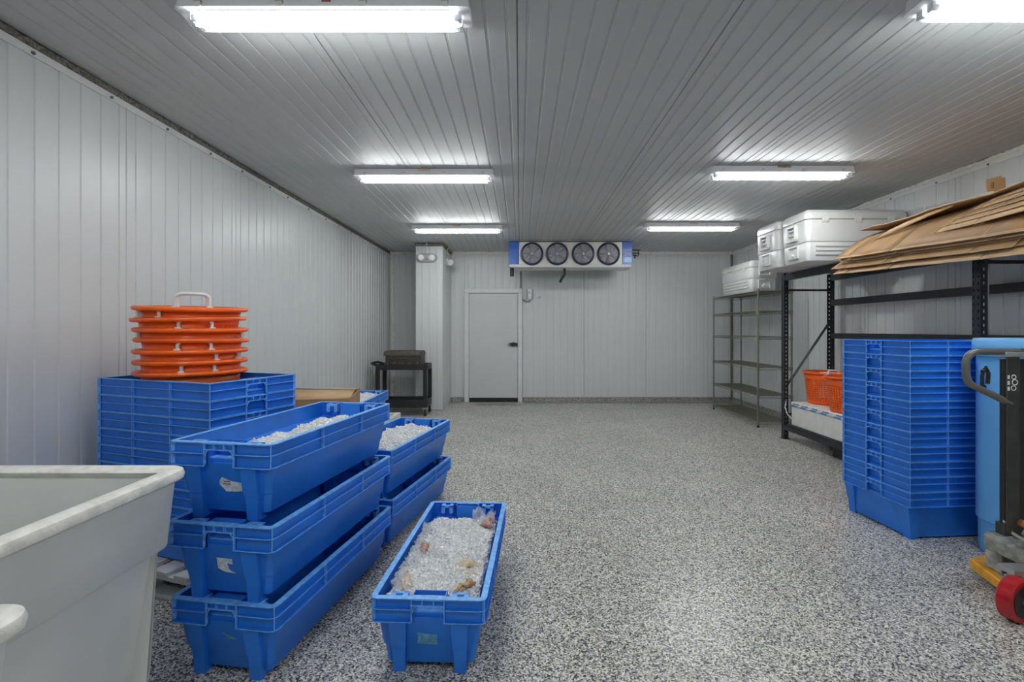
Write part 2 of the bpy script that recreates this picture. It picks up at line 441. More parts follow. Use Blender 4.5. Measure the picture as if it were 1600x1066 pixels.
metal_trim('trim_left', (XL, XL+.008, YF, YB, H-.085, H-.045), [(XL+.004, .6+k*.45+random.uniform(-.05, .05), H-.07) for k in range(4, 18)], M['trimw'])
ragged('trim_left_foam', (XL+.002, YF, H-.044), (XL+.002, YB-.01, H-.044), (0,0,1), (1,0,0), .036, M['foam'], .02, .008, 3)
metal_trim('trim_right', (XR-.008, XR, YF, YB, H-.075, H-.035), [(XR-.004, .6+k*.5+random.uniform(-.05, .05), H-.06) for k in range(4, 16)], M['trimw'])
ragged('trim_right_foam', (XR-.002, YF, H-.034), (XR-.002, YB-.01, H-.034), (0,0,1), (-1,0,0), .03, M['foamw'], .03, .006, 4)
ragged('trim_back', (-1.26, YB-.002, H-.052), (XR-.02, YB-.002, H-.052), (0,0,1), (0,-1,0), .05, M['foamw'], .03, .004, 5)
ragged('trim_back_left', (XL+.02, YB-.002, H-.05), (-1.78, YB-.002, H-.05), (0,0,1), (0,-1,0), .045, M['foamw'], .03, .006, 6)
ragged('trim_corner_left', (XL+.04, YB-.03, .02), (XL+.04, YB-.03, H-.06), (1,0,0), (0,-1,0), .055, M['foamw'], .05, .02, 7)
ragged('trim_corner_right', (XR-.045, YB-.02, .05), (XR-.045, YB-.02, H-.06), (1,0,0), (0,-1,0), .035, M['foam'], .05, .004, 8)

# door
dr = struct(thing('door_1', None, None, (-.5, YB, 0)))
for k in ('label', 'category'):
    if k in dr: del dr[k]
g = G()
g.box(-.536, -.452, -.055, .02, 0, DZ-.085); g.box(.464-.008, .536, -.055, .02, 0, DZ-.085); g.box(-.536, .536, -.055, .02, DZ-.085, DZ)
g.build('door_frame', M['trimw'], dr, bevel=.006)
g = G(); g.box(-.450, .452, -.028, .012, .075, DZ-.088); g.build('door_leaf', M['door'], dr, bevel=.006)
g = G(); g.box(-.448, .450, -.036, .01, .012, .075); g.build('door_sweep', M['rubber'], dr, bevel=.003)
g = G(); g.box(.31, .44, -.075, -.028, 1.045, 1.10); g.box(.35, .40, -.09, -.07, 1.035, 1.11)
hd = g.build('door_handle', M['black'], dr, bevel=.008)
g = G(); g.tube([(.31, -.06, 1.09), (.285, -.07, 1.09), (.275, -.075, 1.07), (.285, -.07, 1.05), (.31, -.06, 1.05)], .006, 8); g.box(.43, .449, -.06, -.028, 1.03, 1.09)
g.build('latch_loop', M['green'], hd)
g = G(); g.box(DX0+.25, DX1+.01, YB-.40, YB-.385, 0.0, .004); struct(g.build('trim_dark_strip', M['rubber'], smooth=False))  # thin dark strip lying across the floor in front of the door

# ================================================================ CEILING LIGHTS
def make_light(sticker=False):
    t = thing('ceiling_light', None, 'ceiling light')
    g = G(); g.loft(1.27, .142, .02, [(.006, -.001), (.003, -.03), (.0, -.052), (-.004, -.052), (-.004, -.060), (.002, -.060)]); g.build('housing', M['housing'], t)
    g = G(); g.loft(1.262, .138, .022, [(0, -.0605), (.010, -.078), (.024, -.098)], cap0=False); g.build('cover', M['cover'], t)
    g = G(); g.box(-.55, .55, -.052, .052, -.066, -.0605); g.build('reflector_tray', M['housing'], t)
    for y in (-.027, .027):
        g = G(); g.tube([(-.562, y, -.0790), (.562, y, -.0790)], .0165, 12); tb = g.build('fluorescent_tube', M['tube'], t)
        for sx in (-1, 1):
            g = G(); g.tube([(sx*.5625, y, -.079), (sx*.586, y, -.079)], .0150, 12); g.box(sx*.590-.006, sx*.590+.006, y-.016, y+.016, -.094, -.062)
            g.build('tube_socket', M['socket'], tb)
    for x in (-.53, -.18, .18, .53):
        for sy in (-1, 1):
            g = G(); g.box(x-.013, x+.013, sy*.0735-.006, sy*.0735+.006, -.064, -.040); g.box(x-.015, x+.015, sy*.072-.007, sy*.072+.007, -.042, -.034, 1)
            g.build('clip', [M['white_pl'], M['galv']], t)
    if sticker:
        g = G(); g.box(.0, .04, -.0725, -.0705, -.038, -.010); g.build('rating_label', M['redlabel'], t)
    return t
LP = [(-.855, 2.15), (-.87, 4.42), (-.88, 6.75), (2.335, 2.08), (2.32, 4.33), (2.335, 6.60), (-.855, -.12), (2.335, -.19)]
LL = ['large twin-tube ceiling light at the top left, nearest the camera on the left',
      'lit twin-tube ceiling light, middle one of the left row',
      'lit twin-tube ceiling light just in front of the pillar, farthest of the left row',
      'twin-tube ceiling light cut off by the top right corner',
      'lit twin-tube ceiling light, middle one of the right row, above the coolers',
      'lit twin-tube ceiling light right of the evaporator, farthest of the right row',
      'ceiling light overhead out of view on the left', 'ceiling light overhead out of view on the right']
L0 = make_light(True); L1 = make_light(False)
for i, ((x, y), lab) in enumerate(zip(LP, LL)):
    o = L0 if i == 0 else (L1 if i == 1 else copy_tree(L1))
    o.location = (x, y, H-.002); o['label'] = lab; o['group'] = 'twin-tube lights on the ceiling'
    if i in (1, 4):
        g = G(); g.box(-.05, .06, -.078, -.071, -.022, -.002); g.build('mounting_bracket', M['fish_tan'], o)

# ================================================================ EVAPORATOR
ev = thing('evaporator_unit', 'white and blue four-fan refrigeration evaporator hung under the ceiling by the back wall', 'evaporator', (.825, 7.93, 2.395))
EH = H-2.395-.004
g = G(); g.box(-.845, .845, .02, .48, .03, EH-.01); g.build('case', M['evap'], ev)
g = G(); g.box(-.845, .845, 0, .02, .02, EH-.012); g.build('front_panel', M['evap'], ev, bevel=.003)
g = G(); g.box(-1.015, -.848, 0, .48, .02, EH-.004); g.build('end_panel', M['evapblue'], ev, bevel=.004)
g = G(); g.box(.848, 1.015, 0, .48, .02, EH-.004); ep = g.build('end_panel', M['evapblue'], ev, bevel=.004)
g = G(); g.box(.885, 1.0, -.003, 0, .055, .135); g.build('rating_label', pmat('pale_blue_label', (.35, .55, .8), .4, noise=.3, nscale=90), ep)
g = G(); g.box(.86, 1.003, -.002, 0, .14, .27); g.build('faded_panel', pmat('faded_blue', (.22, .26, .5), .5, noise=.35, nscale=14), ep)
g = G(); g.loft(2.03, .5, .01, [(.02, -.025), (0, .018)], cap1=True, cy=.245); g.build('drain_pan', M['trimw'], ev)
for fx in (-.636, -.222, .205, .62):
    T = Matrix.Translation((fx, 0, .19)) @ Matrix.Rotation(R(90), 4, 'X')   # local +z -> -Y
    g = G(); g.lathe([(.158, .0), (.158, .03), (.166, .036), (.186, .03), (.19, .0)], 48, T=T)
    fr = g.build('fan', M['navy'], ev); g = G()
    for k, r in enumerate([.022+.0125*i for i in range(11)]):
        g.tube([(fx+r*math.cos(a*PI/16), -.036+.0, .19+r*math.sin(a*PI/16)) for a in range(32)], .0014, 4, closed=True)
    for k in range(8):
        a = k*PI/4+.2; g.tube([(fx+.02*math.cos(a), -.037, .19+.02*math.sin(a)), (fx+.165*math.cos(a), -.032, .19+.165*math.sin(a))], .002, 4)
    g.build('fan_guard', M['guard'], fr)
    g = G(); g.disc(.156, .004, 32, T=T); g.build('fan_opening', pmat('fan_opening', (.30, .30, .34), .4) if fx < -.6 else bpy.data.materials['fan_opening'], fr)
    g = G()
    for k in range(5):
        a = k*2*PI/5+fx*3; pts = []
        for (rr, aa, yy) in ((.03, -.25, -.010), (.15, -.05, -.008), (.153, .55, -.024), (.03, .5, -.024)):
            pts.append((fx+rr*math.cos(a+aa), yy, .19+rr*math.sin(a+aa)))
        g.add(pts, [(0, 1, 2, 3)])
    g.build('fan_blades', M['fanblade'], fr, solid=.002)
    g = G(); g.lathe([(.0005, .03), (.022, .028), (.028, .008)], 20, T=T); g.build('motor_hub', M['steel'], fr)
for x, dx in ((-.965, 0), (-.125, -.06)):
    g = G()
    if dx: g.tube([(x+.04, .2, -.02), (x+.045, .2, -.12), (x-.005, .22, -.20), (x-.03, .24, -.25)], .022, 12)
    else: g.tube([(x, .15, -.02), (x, .15, -.16)], .032, 12)
    g.build('drain_pipe', M['black'], ev)
g = G()
for z, x1 in ((.235, 1.17), (.285, 1.19)): g.tube([(1.01, .2, z), (x1, .2, z)], .010, 8)
g.tube([(1.01, .2, .21), (1.1, .2, .20), (1.1, .2, .15)], .014, 8); g.tube([(1.15, .2, .285), (1.17, .2, .22), (1.14, .2, .18), (1.10, .2, .21)], .008, 8)
g.build('refrigerant_pipe', M['darkgrey'], ev)
# conduit + thermostat
th = thing('thermostat_box', 'small grey rounded thermostat box on the back wall below the evaporator', 'thermostat', (.175, YB-.001, 1.90))
g = G(); g.loft(.10, .205, .045, [(0, 0), (0, .045), (.008, .055)]); g.xf(Matrix.Rotation(R(90), 4, 'X')).xf(Matrix.Translation((0, 0, .10))); g.build('box', M['galv'], th)
g = G(); g.loft(.055, .10, .012, [(0, .055), (.003, .062)]); g.xf(Matrix.Rotation(R(90), 4, 'X')).xf(Matrix.Translation((0, 0, .10))); g.build('dial', M['steel'], th)
g = G(); g.box(-.01, .01, -.066, -.058, .13, .14); g.box(-.014, .014, -.066, -.058, .10, .105); g.build('mark', M['ink'], th)
g = G(); g.tube([(-.165, -.42, .48), (-.165, -.42, .43), (-.165, -.03, .36), (-.165, -.03, .05), (-.15, -.03, .01), (-.08, -.03, -.03), (-.03, -.03, -.04), (0, -.03, -.03), (0, -.03, .0)], .011, 8); g.build('conduit', M['tube_grey'], th)
t = thing('wall_sensor', 'tiny white square sensor on the back wall right of the thermostat', 'sensor', (.36, YB-.001, 1.97))
g = G(); g.box(-.03, .03, -.018, 0, -.035, .035); g.build('plate', M['white_pl'], t, bevel=.004)
g = G(); g.box(-.008, .008, -.022, -.017, -.02, -.008); g.build('button', M['ink'], t)
# emergency light
em = thing('emergency_light', 'grey oval emergency light with two lamps high on the pillar front', 'emergency light', (-1.565, 8.098, 2.54))
g = G(); g.loft(.34, .145, .07, [(0, 0), (0, .03), (.012, .05)]); g.xf(Matrix.Rotation(R(90), 4, 'X')); g.build('body', M['galv'], em)
for sx in (-1, 1):
    g = G(); g.lathe([(.052, .045), (.052, .065), (.04, .078), (.0005, .082)], 24, T=Matrix.Translation((sx*.09, 0, .005)) @ Matrix.Rotation(R(90), 4, 'X')); g.build('lamp', M['lens'], em)
g = G(); g.tube([(-.0, -.012, .073), (-.0, -.012, .22), (0, -.03, .25)], .010, 8); g.build('conduit', M['trimw'], em)
g = G(); g.box(-.02, .02, -.056, -.049, -.045, -.01); g.build('status_label', M['fish_pink'], em)
em2 = thing('remote_lamp', 'round white lamp head on the right side of the pillar', 'lamp', (-1.298, 8.45, 2.53))
g = G(); g.tube([(0, 0, 0), (.05, 0, 0)], .07, 20); g.build('base', M['cooler'], em2, bevel=.01)
g = G(); g.tube([(.05, -.01, 0), (.085, -.05, -.02)], [.045, .055], 20); g.build('lamp_head', M['lens'], em2)
g = G(); g.tube([(.02, 0, .06), (.02, 0, .20), (.06, -.05, .255)], .011, 8); g.build('conduit', M['fish_tan'], em2)

# ================================================================ FISH CRATES
def make_crate(W, L, Hh, B, feet=True, rests=True, wide=False):
    """returns dict of meshes-as-objects factory"""
    t = thing('fish_crate', None, 'crate')
    fl = .004; z1 = Hh; zb = Hh-B; mid = Hh-B*.46; gp = .062; r = .03 if L > 1 else .012
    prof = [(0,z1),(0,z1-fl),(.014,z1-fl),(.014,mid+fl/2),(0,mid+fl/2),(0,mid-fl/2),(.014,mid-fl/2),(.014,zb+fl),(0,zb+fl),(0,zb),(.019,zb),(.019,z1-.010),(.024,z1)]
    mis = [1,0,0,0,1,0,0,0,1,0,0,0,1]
    g = G()
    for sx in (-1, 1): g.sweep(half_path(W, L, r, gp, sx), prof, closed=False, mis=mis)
    # vertical ribs
    for sx in (-1, 1):
        for y in (-L/6, L/6):
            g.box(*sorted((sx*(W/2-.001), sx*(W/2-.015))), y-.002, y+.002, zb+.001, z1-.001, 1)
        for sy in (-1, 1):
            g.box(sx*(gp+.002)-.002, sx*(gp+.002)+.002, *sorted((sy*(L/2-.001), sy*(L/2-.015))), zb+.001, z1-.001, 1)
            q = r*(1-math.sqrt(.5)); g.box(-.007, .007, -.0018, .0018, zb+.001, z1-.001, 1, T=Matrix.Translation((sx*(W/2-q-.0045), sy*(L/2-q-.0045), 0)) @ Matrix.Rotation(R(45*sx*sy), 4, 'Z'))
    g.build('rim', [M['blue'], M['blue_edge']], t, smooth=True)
    # tapered body
    g = G()
    if wide:
        g.rsweep(W, L, .014, [(.0195, zb+.012), (.024, zb-.004), (.032, .105), (.035, .100), (.040, .012), (.046, .008), (.050, .008), (.045, .018), (.036, .11), (.029, zb), (.0245, zb+.012)])
        g.loft(W, L, .052, [(.042, .010), (.042, .016)])
    else: g.rsweep(W, L, .022, [(.0195, zb+.012), (.024, zb-.004), (.038, .105), (.043, .100), (.052, .032), (.058, .026), (.062, .026), (.057, .036), (.042, .11), (.029, zb), (.0245, zb+.012)])
    if not wide: g.loft(W, L, .075, [(.056, .026), (.056, .032)])
    if feet:
        for sy in (-1, 1):
            for sx in (-1, 1):
                c = sx*W*(.395 if wide else .265); hw = .042 if wide else .034
                def P(x, d, z): return (c+x, sy*(L/2-d), z)
                g.hexa([P(-hw*.82,.024,.098), P(hw*.82,.024,.098), P(hw*.82,.09,.098), P(-hw*.82,.09,.098), P(-hw,.006,zb-.001), P(hw,.006,zb-.001), P(hw,.09,zb-.001), P(-hw,.09,zb-.001)])
                g.hexa([P(-hw*.66,.034,0), P(hw*.66,.034,0), P(hw*.66,.085,0), P(-hw*.66,.085,0), P(-hw*.76,.028,.0985), P(hw*.76,.028,.0985), P(hw*.78,.09,.0985), P(-hw*.78,.09,.0985)])
    if rests:
        for sy in (-1, 1):
            for sx in (-1, 1):
                c = sx*W*.265; yy = sorted((sy*(L/2-.023), sy*(L/2-.062)))
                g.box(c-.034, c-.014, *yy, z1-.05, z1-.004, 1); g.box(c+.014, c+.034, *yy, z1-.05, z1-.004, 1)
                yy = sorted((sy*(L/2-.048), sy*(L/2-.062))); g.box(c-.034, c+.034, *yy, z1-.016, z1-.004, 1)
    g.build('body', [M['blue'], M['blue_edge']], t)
    for sy in (-1, 1):
        g = G()
        def Y(a, b): return sorted((sy*(L/2-a), sy*(L/2-b)))
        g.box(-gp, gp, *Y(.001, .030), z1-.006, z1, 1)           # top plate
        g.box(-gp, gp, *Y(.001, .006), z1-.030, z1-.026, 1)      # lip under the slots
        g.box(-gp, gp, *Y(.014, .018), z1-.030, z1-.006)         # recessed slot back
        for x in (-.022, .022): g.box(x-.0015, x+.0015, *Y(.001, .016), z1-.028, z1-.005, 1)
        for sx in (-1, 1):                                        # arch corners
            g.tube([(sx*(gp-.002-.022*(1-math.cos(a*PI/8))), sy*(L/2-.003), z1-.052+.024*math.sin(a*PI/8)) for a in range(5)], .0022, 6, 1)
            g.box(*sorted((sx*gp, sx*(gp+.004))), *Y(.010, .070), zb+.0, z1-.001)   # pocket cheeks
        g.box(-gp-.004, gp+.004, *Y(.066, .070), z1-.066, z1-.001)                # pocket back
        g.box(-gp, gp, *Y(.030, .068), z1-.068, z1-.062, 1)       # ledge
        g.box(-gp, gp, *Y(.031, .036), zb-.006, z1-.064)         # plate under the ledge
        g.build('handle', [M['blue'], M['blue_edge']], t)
    return t
def torn_label(parent, pts, y, mat, name='torn_label'):
    g = G(); n = len(pts)
    dz = lambda z: -AL/2+(.024+(.207-z)/.102*.014 if z > .105 else .043+(.10-z)/.068*.009)
    vs = [(x, dz(z)-.0003, z) for x, z in pts]+[(x, dz(z)-.0018, z) for x, z in pts]
    g.add(vs, [tuple(range(n)), tuple(range(n, 2*n))[::-1]]+[(i, (i+1) % n, n+(i+1) % n, n+i) for i in range(n)])
    return g.build(name, mat, parent, smooth=False)
AW, AL, AH, AB = .455, 1.06, .305, .094
def place(o, front_left, front_right, z, lab, group=None):
    """put a long crate by the ground positions of its two front rim corners"""
    a = Vector(front_left); b = Vector(front_right); m = (a+b)/2; ang = math.atan2((b-a).y, (b-a).x)
    o.location = (m.x-math.sin(ang)*AL/2, m.y+math.cos(ang)*AL/2, z); o.rotation_euler = (0, 0, ang)
    o['label'] = lab
    if group: o['group'] = group
    return o
A0 = make_crate(AW, AL, AH, AB)
crA = [A0]+[copy_tree(A0) for _ in range(6)]
GS = 'three stacked long blue fish crates in front'
place(crA[0], (-.583, 1.872), (-.132, 1.852), 0, 'open blue fish crate of crushed ice standing alone on the floor')
place(crA[1], (-1.365, 1.873), (-.915, 1.803), 0, 'long blue fish crate on the floor, bottom of the front stack', GS)
place(crA[2], (-1.365, 1.860), (-.917, 1.790), .301, 'long blue fish crate with a torn label, middle of the front stack', GS)
place(crA[3], (-1.388, 1.900), (-.940, 1.825), .602, 'long blue fish crate of ice, topmost of the front stack of three', GS)
G2 = 'two stacked long blue fish crates behind the front stack'
place(crA[4], (-1.215, 3.02), (-.767, 2.93), 0, 'blue fish crate on the floor under the ice crate behind the front stack', G2)
place(crA[5], (-1.225, 3.03), (-.777, 2.94), .301, 'blue fish crate of ice, upper of the two behind the front stack', G2)
# distant one on the white frame
place(crA[6], (-1.94, 4.42), (-1.487, 4.42), .352, 'blue fish crate of ice behind the cardboard box, near the black cart')
# labels on the crate ends
yl = -AL/2+.0195
torn_label(crA[0], [(-.048, .158), (.03, .150), (.030, .108), (.0, .110), (-.05, .112), (-.045, .13)], -AL/2+.034, M['sticker2'], 'faded_label')
torn_label(crA[1], [(-.02, .175), (.03, .165), (.042, .15), (.01, .152)], -AL/2+.025, M['sticker2'], 'faded_label')
tl = torn_label(crA[3], [(-.02, .150), (-.008, .165), (.025, .152), (.075, .145), (.075, .112), (.04, .109), (.005, .108), (-.005, .12), (-.022, .135)], -AL/2+.0325, M['sticker'])
g = G(); g.box(-.005, .03, -AL/2+.029, -AL/2+.0308, .138, .1405); g.box(.0, .028, -AL/2+.0275, -AL/2+.0293, .148, .1505); g.build('scribble', M['ink'], tl)
torn_label(crA[2], [(-.03, .168), (.035, .166), (.035, .145), (.01, .148), (.02, .12), (.045, .109), (.0, .112), (-.028, .125)], -AL/2+.0325, M['sticker'])
for o in crA[:1]+crA[1:4]:
    pass

# ---- nested stacks of wider crates
ORD = ['topmost', 'second from top', 'third from top', 'fourth from top', 'fifth from top', 'sixth from top', 'seventh from top', 'eighth from top', 'ninth from top', 'tenth from top', 'bottom']
def nested(n, pitch, W, L, B, centre, ang, z0, phrase, group):
    base = make_crate(W, L, .213+B, B, True, False, True)
    mid = make_crate(W, L, .213+B, B, False, False, True)
    for k in range(n):
        o = base if k == 0 else (mid if k == 1 else copy_tree(mid))
        o.location = (centre[0], centre[1], z0+k*pitch); o.rotation_euler = (0, 0, ang)
        w = 'bottom' if k == 0 else ORD[n-1-k]
        o['label'] = 'blue fish crate, %s in the nested stack %s' % (w, phrase); o['group'] = group
nested(11, .0965, .58, .80, .0945, (2.440+.40*.9966, 3.346+.40*.082), R(-85.3), 0, 'beside the light blue bin', 'nested blue crates on the right')
le = Vector((math.cos(R(160.5)), math.sin(R(160.5)))); wi = Vector((math.cos(R(70.5)), math.sin(R(70.5))))
cc = Vector((-1.519, 2.364))+le*.425+wi*.275
nested(8, .0905, .55, .85, .0885, (cc.x, cc.y), R(70.5), .145, 'under the orange baskets', 'nested blue crates on the left')
LS = cc

# ================================================================ ICE
def ice_heap(name, W, L, fz, base_z, seed, n, parent_obj, label, y0=None, y1=None, chip=.0105):
    rnd = np.random.default_rng(seed)
    nx, ny = 26, 60
    y0 = -L/2 if y0 is None else y0; y1 = L/2 if y1 is None else y1
    xs = np.linspace(-W/2, W/2, nx); ys = np.linspace(y0, y1, ny)
    X, Y = np.meshgrid(xs, ys); Z = fz(X, Y)+rnd.uniform(-.004, .004, X.shape)
    V = np.stack([X, Y, Z], -1).reshape(-1, 3)
    vs = [tuple(p) for p in V]; fs = []
    for j in range(ny-1):
        for i in range(nx-1): fs.append((j*nx+i, j*nx+i+1, (j+1)*nx+i+1, (j+1)*nx+i))
    # skirt
    b = len(vs); ring = [i for i in range(nx)]+[j*nx+nx-1 for j in range(1, ny)]+[(ny-1)*nx+i for i in range(nx-2, -1, -1)]+[j*nx for j in range(ny-2, 0, -1)]
    vs += [(vs[i][0], vs[i][1], base_z) for i in ring]; m = len(ring)
    fs += [(ring[k], b+k, b+(k+1) % m, ring[(k+1) % m]) for k in range(m)]; fs.append(tuple(b+k for k in range(m)))
    # chips
    px = rnd.uniform(-W/2+.008, W/2-.008, n); py = rnd.uniform(y0+.008, y1-.008, n)
    pz = fz(px, py)+rnd.uniform(-.004, .009, n)
    S = rnd.uniform(.35, 1.25, (n, 3))*chip
    S[:, 2] *= .55
    Q = rnd.normal(size=(n, 4)); Q /= np.linalg.norm(Q, axis=1)[:, None]
    w_, x_, y_, z_ = Q.T
    Rm = np.stack([1-2*(y_**2+z_**2), 2*(x_*y_-z_*w_), 2*(x_*z_+y_*w_), 2*(x_*y_+z_*w_), 1-2*(x_**2+z_**2), 2*(y_*z_-x_*w_), 2*(x_*z_-y_*w_), 2*(y_*z_+x_*w_), 1-2*(x_**2+y_**2)], -1).reshape(n, 3, 3)
    cube = np.array([(-1,-1,-1),(1,-1,-1),(1,1,-1),(-1,1,-1),(-1,-1,1),(1,-1,1),(1,1,1),(-1,1,1)], float)
    P = cube[None]*S[:, None, :]*rnd.uniform(.6, 1.1, (n, 8, 1))
    P = np.einsum('nij,nkj->nki', Rm, P)+np.stack([px, py, pz], -1)[:, None, :]
    o0 = len(vs); vs += [tuple(p) for p in P.reshape(-1, 3)]
    cf = [(3,2,1,0),(4,5,6,7),(0,1,5,4),(1,2,6,5),(2,3,7,6),(3,0,4,7)]
    for k in range(n):
        q = o0+8*k
        for f in cf: fs.append((q+f[0], q+f[1], q+f[2], q+f[3]))
    me = bpy.data.meshes.new(name); me.from_pydata(vs, [], fs); me.materials.append(M['ice'])
    o = bpy.data.objects.new(name, me); C.objects.link(o)
    o.location = parent_obj.location; o.rotation_euler = parent_obj.rotation_euler
    tag(o, label, 'ice', None, 'stuff'); return o
def bumpn(x, y, s): return .010*np.sin(x*23+s)*np.cos(y*17+s*2)+.006*np.sin(x*51+y*37+s)
iw = AW-.078
ice_heap('crushed_ice', iw-.005, AL-.17, lambda x, y: AH-.052+.026*np.exp(-((x)/.16)**2-((y+.05)/.42)**2)-.05*np.clip((y-.28)/.17, 0, 1)**2+bumpn(x, y, 1), .15, 1, 9000, crA[0],
         'mound of crushed ice filling the lone blue crate on the floor', -AL/2+.076, AL/2-.13)
ice_heap('crushed_ice', iw-.005, AL-.17, lambda x, y: AH-.115+.085*np.exp(-((x-.10)/.17)**2-((y-.10)/.30)**2)+bumpn(x, y, 2), .15, 2, 8000, crA[3],
         'mound of crushed ice in the topmost crate of the front stack', -AL/2+.09, AL/2-.076)
ice_heap('crushed_ice', iw-.005, AL-.17, lambda x, y: AH-.060+.02*np.exp(-((x)/.17)**2-((y-.0)/.4)**2)+bumpn(x, y, 3), .15, 3, 7000, crA[5],
         'crushed ice in the upper crate behind the front stack', -AL/2+.09, AL/2-.09)
ice_heap('crushed_ice', iw-.005, AL-.17, lambda x, y: AH-.05+.03*np.exp(-((x)/.17)**2-((y-.1)/.4)**2)+bumpn(x, y, 4), .15, 4, 3000, crA[6],
         'crushed ice in the far crate beside the cardboard box', -AL/2+.09, AL/2-.09)
# seafood and bag in the lone crate
def in_crate(o, c): o.location = c.location; o.rotation_euler = c.rotation_euler; return o
def lump(name, pts, r, mat, label, cat, seed=1, group=None, flat=.6):
    rnd = random.Random(seed); g = G(); P = []; rr = []
    n = 14
    for i in range(n):
        u = i/(n-1)*(len(pts)-1); k = min(int(u), len(pts)-2); f = u-k
        p = Vector(pts[k]).lerp(Vector(pts[k+1]), f); P.append(p+Vector((rnd.uniform(-.002, .002), rnd.uniform(-.002, .002), 0)))
        rr.append(r*max(.12, math.sin(PI*min(1, max(0, (i+.4)/(n-.2))))**.6)*rnd.uniform(.85, 1.15))
    g.tube(P, rr, 12, flat=flat); o = g.build(name, mat); in_crate(o, crA[0]); return tag(o, label, cat, group)
zi = AH-.025
lump('seafood', [(.10, .33, zi-.015), (.15, .34, zi+.0), (.175, .30, zi-.01)], .026, M['fish_pink'], 'reddish seafood piece at the back right corner of the lone crate', 'seafood', 2)
lump('seafood', [(.09, .27, zi-.02), (.13, .255, zi-.0), (.172, .25, zi-.012)], .020, M['fish_pink'], 'pinkish seafood piece at the right wall of the lone crate, nearer one of two', 'seafood', 3)
lump('seafood', [(.04, -.22, zi-.005), (.10, -.19, zi+.004), (.165, -.20, zi-.006)], .028, M['fish_tan'], 'tan seafood piece half sunk in ice at the right of the lone crate', 'seafood', 4)
lump('seafood', [(.06, -.28, zi-.008), (.12, -.27, zi-.0), (.165, -.28, zi-.01)], .022, M['fish_tan'], 'small tan seafood piece just behind the crab claw in the lone crate', 'seafood', 5)
lump('seafood', [(-.17, -.26, zi-.01), (-.135, -.33, zi-.0), (-.12, -.41, zi-.01)], .026, M['fish_tan'], 'pale seafood piece under the plastic bag, front left of the lone crate', 'seafood', 6)
lump('seafood', [(-.155, .02, zi-.0), (-.13, -.04, zi+.008), (-.125, -.10, zi-.0)], .020, M['fish_pink'], 'pink seafood piece at the left wall of the lone crate', 'seafood', 7)
g = G()
for a, l in ((25, .040), (80, .055), (205, .065)):
    g.tube([(.135, -.385, zi+.006), (.135+.5*l*math.cos(R(a)), -.385+.5*l*math.sin(R(a)), zi+.013), (.135+l*math.cos(R(a+25)), -.385+l*math.sin(R(a+25)), zi+.002)], [.013, .011, .005], 8, flat=.7)
o = g.build('crab_claw', M['fish_brown']); in_crate(o, crA[0]); tag(o, 'yellow-brown crab claw cluster at the front right of the lone crate', 'seafood')
g = G(); rnd = random.Random(3); nu, nv = 60, 12; vs = []
for i in range(nu):
    for j in range(nv):
        y = -.42+.62*i/(nu-1); v = j/(nv-1)
        x = -.182+.075*v+.008*math.sin(i*2.3+j*1.8)+rnd.uniform(-.004, .004); z = AH-.008-.026*v+.009*math.sin(i*1.9+j*2.7)*(.4+v*.4)+rnd.uniform(-.010, .010)
        if i > nu-9: z += .02*(1-v)*math.sin((i-nu+9)*PI/9); x -= .008
        vs.append((max(x, -.186), y, z+.004))
g.add(vs, [(i*nv+j, i*nv+j+1, (i+1)*nv+j+1, (i+1)*nv+j) for i in range(nu-1) for j in range(nv-1)])
o = g.build('plastic_bag', M['film'], ang=80); in_crate(o, crA[0]); tag(o, 'clear crumpled plastic bag along the left wall of the lone crate', 'plastic bag')
g = G(); vs = []
for i in range(14):
    for j in range(12):
        a = i/13; b_ = j/11
        x = .05+.125*a; y = .24+.16*b_; z = AH-.03+.03*math.sin(a*7+b_*3)*math.cos(b_*9)+.03*math.exp(-((a-.15)/.2)**2-((b_-.8)/.2)**2)+rnd.uniform(-.005, .005)
        vs.append((x, y, z+.012))
g.add(vs, [(i*12+j, i*12+j+1, (i+1)*12+j+1, (i+1)*12+j) for i in range(13) for j in range(11)])
o = g.build('plastic_bag', M['film'], ang=80); in_crate(o, crA[0]); tag(o, 'small knotted clear bag at the back right corner of the lone crate', 'plastic bag')

